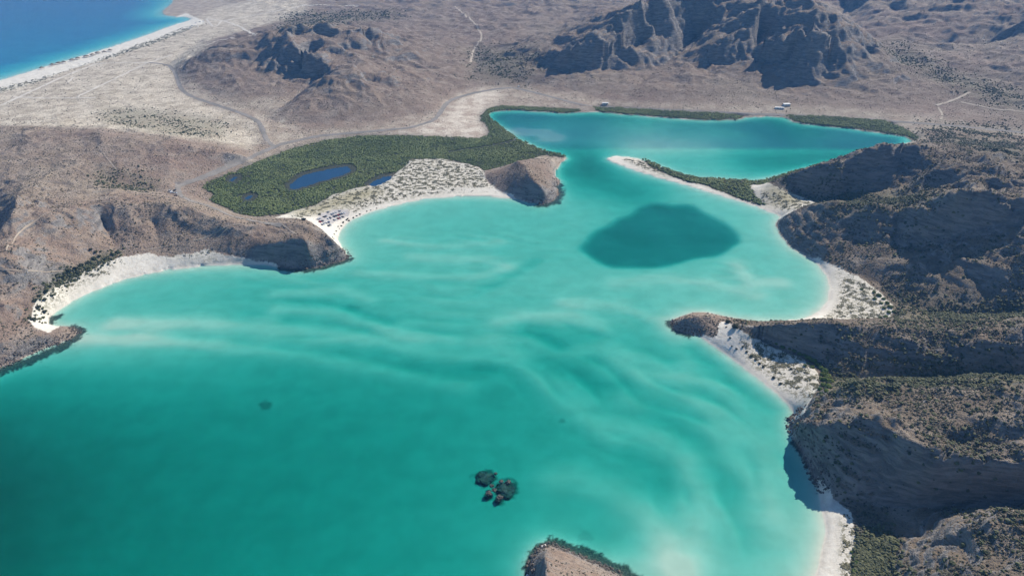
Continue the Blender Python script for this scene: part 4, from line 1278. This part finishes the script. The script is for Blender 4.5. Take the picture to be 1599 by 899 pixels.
def bush(px, py, r, kind, label, group, name="bush"):
    x, y, z = hit(px, py)
    e = bpy.data.objects.new(name, None); COL.objects.link(e)
    e.location = (x, y, z - 0.1); e.rotation_euler = (0, 0, random.random() * 6.28)
    k = r * random.uniform(0.85, 1.15)
    e.scale = (k, k * random.uniform(0.85, 1.15), k * random.uniform(0.8, 1.0))
    e.empty_display_size = 0.1
    link("crown", random.choice(BUSH[kind]), None, e)
    link("trunk", TRUNK[0], None, e)
    tag(e, label, "bush", group)
    return e


for (x, y, rr_) in [(1212, 538, 2.2), (1222, 543, 2.4), (1233, 546, 2.0), (1240, 549, 2.6), (1248, 553, 3.0), (1255, 556, 2.6), (1262, 560, 3.2), (1270, 564, 3.2), (1276, 570, 3.0), (1281, 575, 3.4), (1287, 580, 3.2),
                    (1292, 588, 3.4), (1286, 586, 2.8), (1296, 596, 3.4), (1289, 594, 3.0), (1282, 592, 2.6), (1294, 604, 3.2), (1286, 602, 3.0), (1280, 608, 2.6), (1290, 611, 2.8), (1283, 615, 2.2), (1262, 568, 2.2), (1268, 574, 2.4), (1257, 571, 1.8)]:
    bush(x, y, rr_, "g", "rounded bright green bush in the row where the near white beach meets the dark ridge", "green bushes behind the near beach")
for (x, y, rr_, lab) in [(1137, 503.5, 2.6, "dark bush right beside the rock outcrop on the near beach"), (1148, 511, 3.2, "larger dark bush on the bare sand below the rock outcrop"), (1134, 511, 1.0, "tiny dark bush on bare sand near the rock outcrop"), (1156, 514, 1.4, "small dark bush at the upper edge of the near beach sand")]:
    bush(x, y, rr_, "d", lab, None)
ORD = ["first", "second", "third", "fourth", "fifth", "sixth", "seventh", "eighth", "ninth", "tenth", "eleventh", "twelfth", "thirteenth", "fourteenth", "fifteenth", "sixteenth", "seventeenth", "eighteenth"]
for (x, y, rr_) in [(1160, 542, 1.3), (1166, 549, 1.2), (1173, 556, 1.6), (1180, 562, 1.5), (1186, 568, 1.4), (1192, 573, 1.3), (1208, 590, 1.6), (1219, 599, 1.6), (1140, 528, 1.2), (1143, 541, 1.0), (1150, 545, 1.1), (1235, 576, 1.2), (1219, 558, 1.2)]:
    bush(x, y, rr_, "d", "small grey green shrub on the dune of the near white beach", "small shrubs on the near beach dune")
for (x, y, rr_) in [(70, 488, 3.0), (60, 480, 2.6), (52, 499, 3.0), (46, 497, 2.6), (55, 470, 2.6), (62, 462, 2.8), (72, 456, 2.8), (78, 449, 2.6), (88, 444, 2.6), (96, 440, 2.4), (108, 424, 2.8), (118, 420, 3.0), (127, 415, 3.0), (122, 427, 2.6),
                    (137, 411, 2.6), (147, 405, 3.0), (155, 401, 3.0), (163, 405, 2.4), (176, 398, 2.6), (184, 395, 2.6), (70, 468, 2.4), (100, 432, 2.4), (117, 437, 2.2), (142, 390, 2.2), (150, 394, 2.4), (82, 462, 2.4)]:
    bush(x, y, rr_, "d", "dark green bush in the thicket behind the curved left beach", "bushes behind the left beach")
for (x, y, rr_) in [(1345, 452, 2.0), (1365, 457, 2.4), (1372, 462, 2.6), (1380, 467, 2.8), (1385, 474, 3.0), (1390, 480, 2.8), (1388, 488, 2.8), (1380, 482, 2.4), (1376, 474, 2.4), (1383, 495, 2.6), (1374, 496, 2.2), (1366, 467, 2.0), (1396, 487, 2.4)]:
    bush(x, y, rr_, "g", "green bush at the inland end of the round cove dunes", "bushes behind the cove")
for (x, y, rr_) in [(1333, 870, 1.8), (1337, 880, 2.0), (1334, 893, 2.0), (1330, 862, 1.5), (1340, 872, 1.5)]:
    bush(x, y, rr_, "g", "yellow green bush on the bottom right beach", "bushes on the bottom right beach")
MB_PTS = sorted([(536, 347.5), (541, 344), (545, 345), (552, 340.5), (557, 337.5), (528, 354), (533, 353.5), (530, 357), (525, 361.5), (522, 366), (519, 371), (521, 373), (543, 342), (562, 335), (573, 330.5), (579, 328.5), (588, 325.5)], key=lambda p: -p[1])
MB_LAB = {p: ORD[i] + " small dark shrub from the headland in the line along the main beach" for i, p in enumerate(MB_PTS)}
for (x, y, rr_) in [(536, 347.5, 1.6), (541, 344, 1.2), (545, 345, 1.6), (552, 340.5, 1.5), (557, 337.5, 1.4), (528, 354, 1.1), (533, 353.5, 1.2), (530, 357, 1.1), (525, 361.5, 1.2), (522, 366, 1.1), (519, 371, 1.3), (521, 373, 1.1), (543, 342, 1.4), (562, 335, 1.3), (573, 330.5, 1.3), (579, 328.5, 1.1), (588, 325.5, 1.2)]:
    bush(x, y, rr_, "d", MB_LAB[(x, y)], "shrubs along the main beach")
bush(474.5, 343.5, 3.0, "d", "lone round dark bush beside the car park entrance", None)
bush(499, 335.5, 2.6, "d", "dark bush at the upper edge of the car park", None)

# ------------------------------------------------------------------ rocks
def rock_mesh(name, seed, sub=3, flat=0.5, rough=0.5):
    rg = np.random.default_rng(seed)
    bm = bmesh.new(); bmesh.ops.create_icosphere(bm, subdivisions=sub, radius=1)
    off = rg.random(3) * 50
    from mathutils import noise as mn
    for v in bm.verts:
        p = v.co.copy()
        d = 1 + rough * mn.fractal(p * 1.3 + Vector(off), 1.0, 2.0, 4) + 0.25 * rough * mn.noise(p * 5 + Vector(off))
        v.co = Vector((p.x * d, p.y * d, p.z * d * flat))
    me = bpy.data.meshes.new(name); bm.to_mesh(me); bm.free()
    return me


M_reefrock = world_mat("reef_rock", (0.045, 0.042, 0.036), (0.14, 0.12, 0.10), 0.35, c2=(0.13, 0.115, 0.095), scale2=1.2)
M_pale = world_mat("pale_rock", (0.55, 0.50, 0.45), (0.75, 0.72, 0.67), 0.9)
for i, (px, py, r, zz, fl, lab) in enumerate([
    (757, 741, 6.0, -2.4, 0.2, "largest flat dark reef rock just under the water at left of the cluster"), (790, 759, 6.2, -2.3, 0.2, "broad brown reef rock on the right of the cluster"),
    (783, 750, 1.5, -0.7, 0.5, "small dark rock breaking the surface at the top of the reef"), (794, 751, 1.7, -0.75, 0.5, "small rock at the upper right corner of the reef"),
    (763, 769, 2.2, -0.9, 0.45, "round dark rock alone at the lower left of the reef"), (780, 775, 2.6, -0.95, 0.42, "brown round rock at the bottom of the reef"),
    (768, 757, 1.4, -0.7, 0.45, "small dark rock between the two big reef rocks"), (772, 764, 1.6, -0.5, 0.45, "tiny rock at the inner gap of the reef"), (774, 738, 1.1, -0.5, 0.5, "tiny rock beside the left reef rock")]):
    x, y = W(px, py, 0)
    o = link("reef_rock", rock_mesh("reef_rock", 60 + i, 3, fl, 0.55), M_reefrock)
    o.location = (float(x), float(y), zz); o.scale = (r, r, r); o.rotation_euler = (0, 0, i * 1.3)
    tag(o, lab, "rock", "rocks of the reef in the bay")
for i, (px, py, r) in enumerate([(826.5, 892, 0.9), (824, 898, 1.0), (831, 880, 0.9), (829, 884, 0.6), (847, 853.5, 0.9), (851, 851, 0.7)]):
    x, y = W(px, py, 0)
    o = link("shore_rock", rock_mesh("shore_rock", 90 + i, 2, 0.7, 0.5), M_pale)
    o.location = (float(x), float(y), 0.2); o.scale = (r, r, r)
    tag(o, "small white topped rock in the dark water at the foot of the bottom point", "rock", "white rocks round the bottom point")
for i, (px, py, r, lab) in enumerate([(541, 401, 3.0, "outermost dark rock at the tip of the headland beside the main beach"), (534, 400, 2.6, "dark boulder just inside the tip of the headland by the main beach"), (527, 404, 2.6, "dark boulder at the waterline below the shaded headland"),
                                      (478, 419.5, 2.0, "flat dark rock in the water under the black cliff"), (1051, 505, 1.6, "dark rock at the outer foot of the rounded outcrop"), (1234, 654, 2.4, "dark upright rock where the near beach meets the cliff")]):
    x, y = W(px, py, 0)
    o = link("boulder", rock_mesh("boulder", 120 + i, 3, 0.6, 0.6), M_stone)
    o.location = (float(x), float(y), 0.2); o.scale = (r, r, r)
    tag(o, lab, "rock", "dark rocks at the foot of the cliffs")

# ------------------------------------------------------------------ vehicles
M_glass = simple_mat("car_glass", (0.015, 0.018, 0.02), (0.03, 0.035, 0.04), 1, 0.1, 0.5)
M_tyre = simple_mat("tyre", (0.015, 0.015, 0.015), (0.03, 0.03, 0.03), 3)
PAINT = {k: simple_mat("paint_" + k, c, tuple(v * 1.1 for v in c), 0.5, 0.3, 0.5) for k, c in
         dict(white=(0.74, 0.74, 0.73), silver=(0.42, 0.44, 0.46), black=(0.02, 0.021, 0.024), blue=(0.05, 0.10, 0.22), red=(0.32, 0.03, 0.025), grey=(0.13, 0.135, 0.14)).items()}


def car_meshes(kind):
    """Body, glasshouse and wheel of a car; x forward, metres."""
    def prism(prof, w0, w1, zmid):
        bm = bmesh.new()
        L_ = [bm.verts.new((x, (w0 if z < zmid else w1) / 2, z)) for x, z in prof]
        R_ = [bm.verts.new((x, -(w0 if z < zmid else w1) / 2, z)) for x, z in prof]
        bm.faces.new(L_); bm.faces.new(R_[::-1])
        n = len(prof)
        for i in range(n): bm.faces.new((L_[i], R_[i], R_[(i + 1) % n], L_[(i + 1) % n]))
        bmesh.ops.recalc_face_normals(bm, faces=bm.faces)
        me = bpy.data.meshes.new("body"); bm.to_mesh(me); bm.free(); return me
    if kind == 'van':
        body = prism([(-2.6, 0.35), (2.6, 0.35), (2.65, 0.9), (2.2, 1.25), (1.5, 2.15), (1.2, 2.3), (-2.5, 2.3), (-2.65, 1.8)], 1.95, 1.8, 1.3)
        glass = prism([(2.17, 1.32), (1.62, 2.08), (1.3, 2.1), (0.5, 2.05), (0.5, 1.35)], 1.99, 1.90, 1.5)
    else:
        top = 1.75 if kind == 'suv' else 1.45
        body = prism([(-2.15, 0.32), (2.15, 0.32), (2.2, 0.7), (1.95, 0.92), (0.95, 1.02), (-1.6 if kind == 'car' else -2.1, 1.02), (-2.2, 0.9)], 1.78, 1.72, 0.8)
        glass = prism([(1.0, 1.0), (0.25, top - 0.07), (-1.1 if kind == 'car' else -1.8, top - 0.07), (-1.75 if kind == 'car' else -2.1, 1.0)], 1.66, 1.36, 1.2)
    wh = bpy.data.meshes.new("wheel"); bm = bmesh.new()
    bmesh.ops.create_cone(bm, cap_ends=True, segments=12, radius1=0.34, radius2=0.34, depth=0.22)
    bmesh.ops.rotate(bm, verts=bm.verts, cent=(0, 0, 0), matrix=__import__('mathutils').Matrix.Rotation(math.pi / 2, 3, 'X'))
    bm.to_mesh(wh); bm.free(); wh.materials.append(M_tyre)
    glass.materials.append(M_glass)
    roof = None
    if kind != 'van':
        top = 1.75 if kind == 'suv' else 1.45
        roof = prism([(0.32, top - 0.09), (0.2, top), (-1.05 if kind == 'car' else -1.75, top), (-1.2 if kind == 'car' else -1.88, top - 0.09)], 1.42, 1.36, top - 0.04)
    return body, glass, wh, roof


CARM = {}
for kd_ in ('car', 'suv', 'van'):
    body, glass, wh, roof = car_meshes(kd_)
    for cn in PAINT:
        b2 = body.copy(); b2.materials.clear(); b2.materials.append(PAINT[cn])
        r2 = None
        if roof: r2 = roof.copy(); r2.materials.clear(); r2.materials.append(PAINT[cn])
        CARM[kd_, cn] = (b2, glass, wh, r2)


def car(px, py, rz, kind, colour, label, group):
    x, y, z = hit(px, py)
    e = bpy.data.objects.new("parked_van" if kind == 'van' else "parked_car", None); COL.objects.link(e)
    e.location = (x, y, z + 0.06); e.rotation_euler = (0, 0, rz); e.empty_display_size = 0.1
    b2, g2, w2, r2 = CARM[kind, colour]
    link("body", b2, None, e); link("windows", g2, None, e)
    if r2: link("roof", r2, None, e)
    for sx in (1.35, -1.35):
        for sy in (0.8, -0.8):
            w = link("wheel", w2, None, e); w.location = (sx * (1.25 if kind == 'van' else 1), sy, 0.34)
    tag(e, label, "van" if kind == 'van' else "car", group)


cps = [hit(x, y) for x, y in park_px]
me = bpy.data.meshes.new("car_park")
me.from_pydata([(a, b, c + 0.25) for a, b, c in cps], [], [list(range(len(cps)))])
M_lot = world_mat("packed_lot", (0.42, 0.39, 0.37), (0.52, 0.48, 0.44), 0.1)
# follow the ground: a fine grid clipped to the outline
bm = bmesh.new()
cx0 = min(p[0] for p in cps); cx1 = max(p[0] for p in cps); cy0 = min(p[1] for p in cps); cy1 = max(p[1] for p in cps)
cells = []
nx, ny = int((cx1 - cx0) / 3) + 1, int((cy1 - cy0) / 3) + 1
vv = {}
for i in range(nx + 1):
    for j in range(ny + 1):
        x, y = cx0 + 3 * i, cy0 + 3 * j
        vv[i, j] = bm.verts.new((x, y, ground(x, y) + 0.12))
for i in range(nx):
    for j in range(ny):
        px_, py_ = PIX(cx0 + 3 * i + 1.5, cy0 + 3 * j + 1.5, 2.0)
        if inside(park_px, np.array([px_]), np.array([py_]))[0]:
            bm.faces.new((vv[i, j], vv[i + 1, j], vv[i + 1, j + 1], vv[i, j + 1]))
bmesh.ops.delete(bm, geom=[v for v in bm.verts if not v.link_faces], context='VERTS')
bm.to_mesh(me); bm.free()
tag(link("car_park", me, M_lot), "packed sandy car park beside the main beach", "car park", None, 'structure')

cols = ['white', 'white', 'silver', 'black', 'white', 'grey', 'white', 'blue', 'silver', 'white', 'red', 'black', 'grey', 'white', 'silver', 'black']
CL = {'white': "white car parked in the sandy car park by the main beach", 'silver': "silver car parked in the sandy car park by the main beach", 'black': "black car parked in the sandy car park by the main beach",
      'blue': "blue car parked in the sandy car park by the main beach", 'red': "red car parked in the sandy car park by the main beach", 'grey': "dark grey car parked in the sandy car park by the main beach"}
ax = W(496, 348, 2); bx = W(541, 331, 2)
dirv = Vector((float(bx[0] - ax[0]), float(bx[1] - ax[1]))); Ln = dirv.length; dirv.normalize()
nrm = Vector((-dirv.y, dirv.x))
k = 0
for row in range(-2, 4):
    for j in range(0, int(Ln / 3.0)):
        if random.random() < 0.36: continue
        p = Vector((float(ax[0]), float(ax[1]))) + dirv * (j * 3.0 + random.uniform(-0.3, 0.3)) + nrm * (row * 8.5 - 1)
        px_, py_ = PIX(p.x, p.y, 2.0)
        if not inside(park_px, np.array([px_]), np.array([py_]))[0]: continue
        cn = cols[random.randrange(len(cols))]
        car(px_, py_, math.atan2(nrm.y, nrm.x) + random.uniform(-0.08, 0.08) + (math.pi if random.random() < 0.4 else 0), random.choice(['car', 'suv', 'suv']), cn, CL[cn], "cars in the beach car park")
        k += 1
for (px_, py_, rz, kd_, cn, lab) in [(266, 299, 0.2, 'suv', 'white', "white car nearest the bare ground at the road bend"), (269, 302, 0.3, 'van', 'white', "white van parked at the road bend left of the mangroves"), (273, 298, 1.2, 'car', 'black', "black car at the top of the group at the road bend"),
                                     (274, 302.5, 0.1, 'car', 'silver', "silver car in the group at the road bend"), (274.5, 306, 0.0, 'car', 'black', "black car at the bottom of the group at the road bend"), (810, 136.5, 0.8, 'van', 'white', "white van on the road at the foot of the far mountain")]:
    car(px_, py_, rz, kd_, cn, lab, None)
for (px_, py_, rz) in [(300, 41, 0.2), (306, 37, 1.0), (312, 35, 0.4), (309, 43, 1.5), (297, 45, 0.3), (318, 34, 0.9)]:
    car(px_, py_, rz, 'van', 'white', "white van parked on the sand at the corner of the open sea", "vans by the open sea")

# ------------------------------------------------------------------ small buildings
M_white = simple_mat("white_render", (0.74, 0.73, 0.70), (0.82, 0.81, 0.78), 0.6)
M_thatch = simple_mat("thatch", (0.16, 0.125, 0.09), (0.27, 0.215, 0.15), 3)
M_wood = simple_mat("wood_post", (0.14, 0.10, 0.07), (0.22, 0.17, 0.12), 3)
M_dark = simple_mat("dark_opening", (0.03, 0.03, 0.035), (0.05, 0.05, 0.055), 2)


def box(name, size, loc, mat, parent, taper=1.0):
    sx, sy, sz = (v / 2 for v in size)
    vs = [(-sx, -sy, -sz), (sx, -sy, -sz), (sx, sy, -sz), (-sx, sy, -sz), (-sx * taper, -sy * taper, sz), (sx * taper, -sy * taper, sz), (sx * taper, sy * taper, sz), (-sx * taper, sy * taper, sz)]
    me = bpy.data.meshes.new(name)
    me.from_pydata(vs, [], [[3, 2, 1, 0], [4, 5, 6, 7], [0, 1, 5, 4], [1, 2, 6, 5], [2, 3, 7, 6], [3, 0, 4, 7]])
    o = link(name, me, mat, parent); o.location = loc
    return o


def house(px, py, L_, D_, Hh, rz, label):
    x, y, z = hit(px, py)
    e = bpy.data.objects.new("white_house", None); COL.objects.link(e); e.location = (x, y, z); e.rotation_euler = (0, 0, rz)
    wl_ = box("wall", (L_, D_, Hh + 1), (0, 0, Hh / 2 - 0.5), M_white, e)
    box("roof", (L_ + 0.8, D_ + 0.8, 0.3), (0, 0, Hh + 0.15), M_white, e)
    box("door", (1.1, 0.12, 2.1), (-L_ * 0.2, -D_ / 2 - 0.05, 1.05), M_dark, e)
    for k in (0.1, 0.32): box("window", (1.3, 0.12, 1.1), (L_ * k, -D_ / 2 - 0.05, 1.7), M_dark, e)
    tag(e, label, "building", None)


house(1228, 165, 12, 7, 3.2, 0.1, "white flat roofed house at the foot of the mountain behind the lagoon")
house(1217, 170, 16, 4, 2.4, -0.15, "long low white shed just left of the white house by the lagoon")
house(945, 163, 11, 4, 2.6, -0.05, "low white building by the road at the far left shore of the lagoon")


def palapa(px, py, r, label):
    x, y, z = hit(px, py)
    e = bpy.data.objects.new("beach_hut", None); COL.objects.link(e); e.location = (x, y, z); e.rotation_euler = (0, 0, random.random())
    for sx in (-1, 1):
        for sy in (-1, 1): box("post", (0.25, 0.25, 3.4), (sx * r * 0.75, sy * r * 0.6, 1.4), M_wood, e)
    box("roof", (2.2 * r, 1.8 * r, 2.6), (0, 0, 4.2), M_thatch, e, 0.25)
    tag(e, label, "hut", "thatched huts along the open sea beach")


for (px_, py_, rr_) in [(82, 103, 5), (92, 100.5, 6), (100, 99, 4.5), (113, 95.5, 5.5), (122, 93, 5), (135, 90, 6), (145, 87.5, 5), (153, 84.5, 5.5), (163, 83, 5), (172, 80.5, 5), (66, 108, 4.5)]:
    k_ = sorted([66, 82, 92, 100, 113, 122, 135, 145, 153, 163, 172]).index(px_)
    palapa(px_, py_, rr_, ORD[k_] + " thatched hut from the left in the row along the open sea beach")

# ------------------------------------------------------------------ foam along the open sea beach
def foam_material():
    m, nt, out = newmat("surf_foam")
    s = NT(nt)
    pos = s.n("ShaderNodeNewGeometry").outputs["Position"]
    a = s.ramp(s.noise(pos, 0.05, 5, 0.7), 0.40, 0.56)
    d = s.n("ShaderNodeBsdfDiffuse"); d.inputs[0].default_value = (0.85, 0.87, 0.88, 1)
    t = s.n("ShaderNodeBsdfTransparent")
    mx = s.n("ShaderNodeMixShader")
    s.l(a, mx.inputs[0]); s.l(t.outputs[0], mx.inputs[1]); s.l(d.outputs[0], mx.inputs[2]); s.l(mx.outputs[0], out.inputs[0])
    return m


M_foam = foam_material()
d = dense([(-100, 158), (0, 127.5), (60, 109.5), (120, 91.5), (180, 73), (230, 56), (270, 41), (294, 33.5)], 4)
vs, fs = [], []
for i, (x, y) in enumerate(d):
    X_, Y_ = W(x, y, 0.2); w_ = 7 + 5 * math.sin(i * 0.9) * math.sin(i * 0.37)
    vs += [(float(X_) + 3, float(Y_) - 6, 0.5), (float(X_) - w_ * 0.6, float(Y_) + w_ * 1.4, 0.3)]
    if i: fs.append([2 * i - 2, 2 * i, 2 * i + 1, 2 * i - 1])
me = bpy.data.meshes.new("surf_foam"); me.from_pydata(vs, [], fs)
tag(link("surf_foam", me, M_foam), "white line of surf along the open sea beach", "surf", None, 'stuff')

# ------------------------------------------------------------------ air
me = bpy.data.meshes.new("haze")
bm = bmesh.new(); bmesh.ops.create_cube(bm, size=1); bm.to_mesh(me); bm.free()
hz = link("haze", me)
hz.scale = (18400, 17400, 400); hz.location = (0, 5500, 184)
m, nt, out = newmat("haze_air")
v = nt.nodes.new("ShaderNodeVolumePrincipled")
v.inputs["Color"].default_value = (0.17, 0.47, 1.0, 1)
v.inputs["Density"].default_value = 0.9e-4
v.inputs["Anisotropy"].default_value = 0.0
nt.links.new(v.outputs[0], out.inputs["Volume"])
me.materials.append(m)
tag(hz, "thin bluish haze over the far hills", "haze", None, 'stuff')
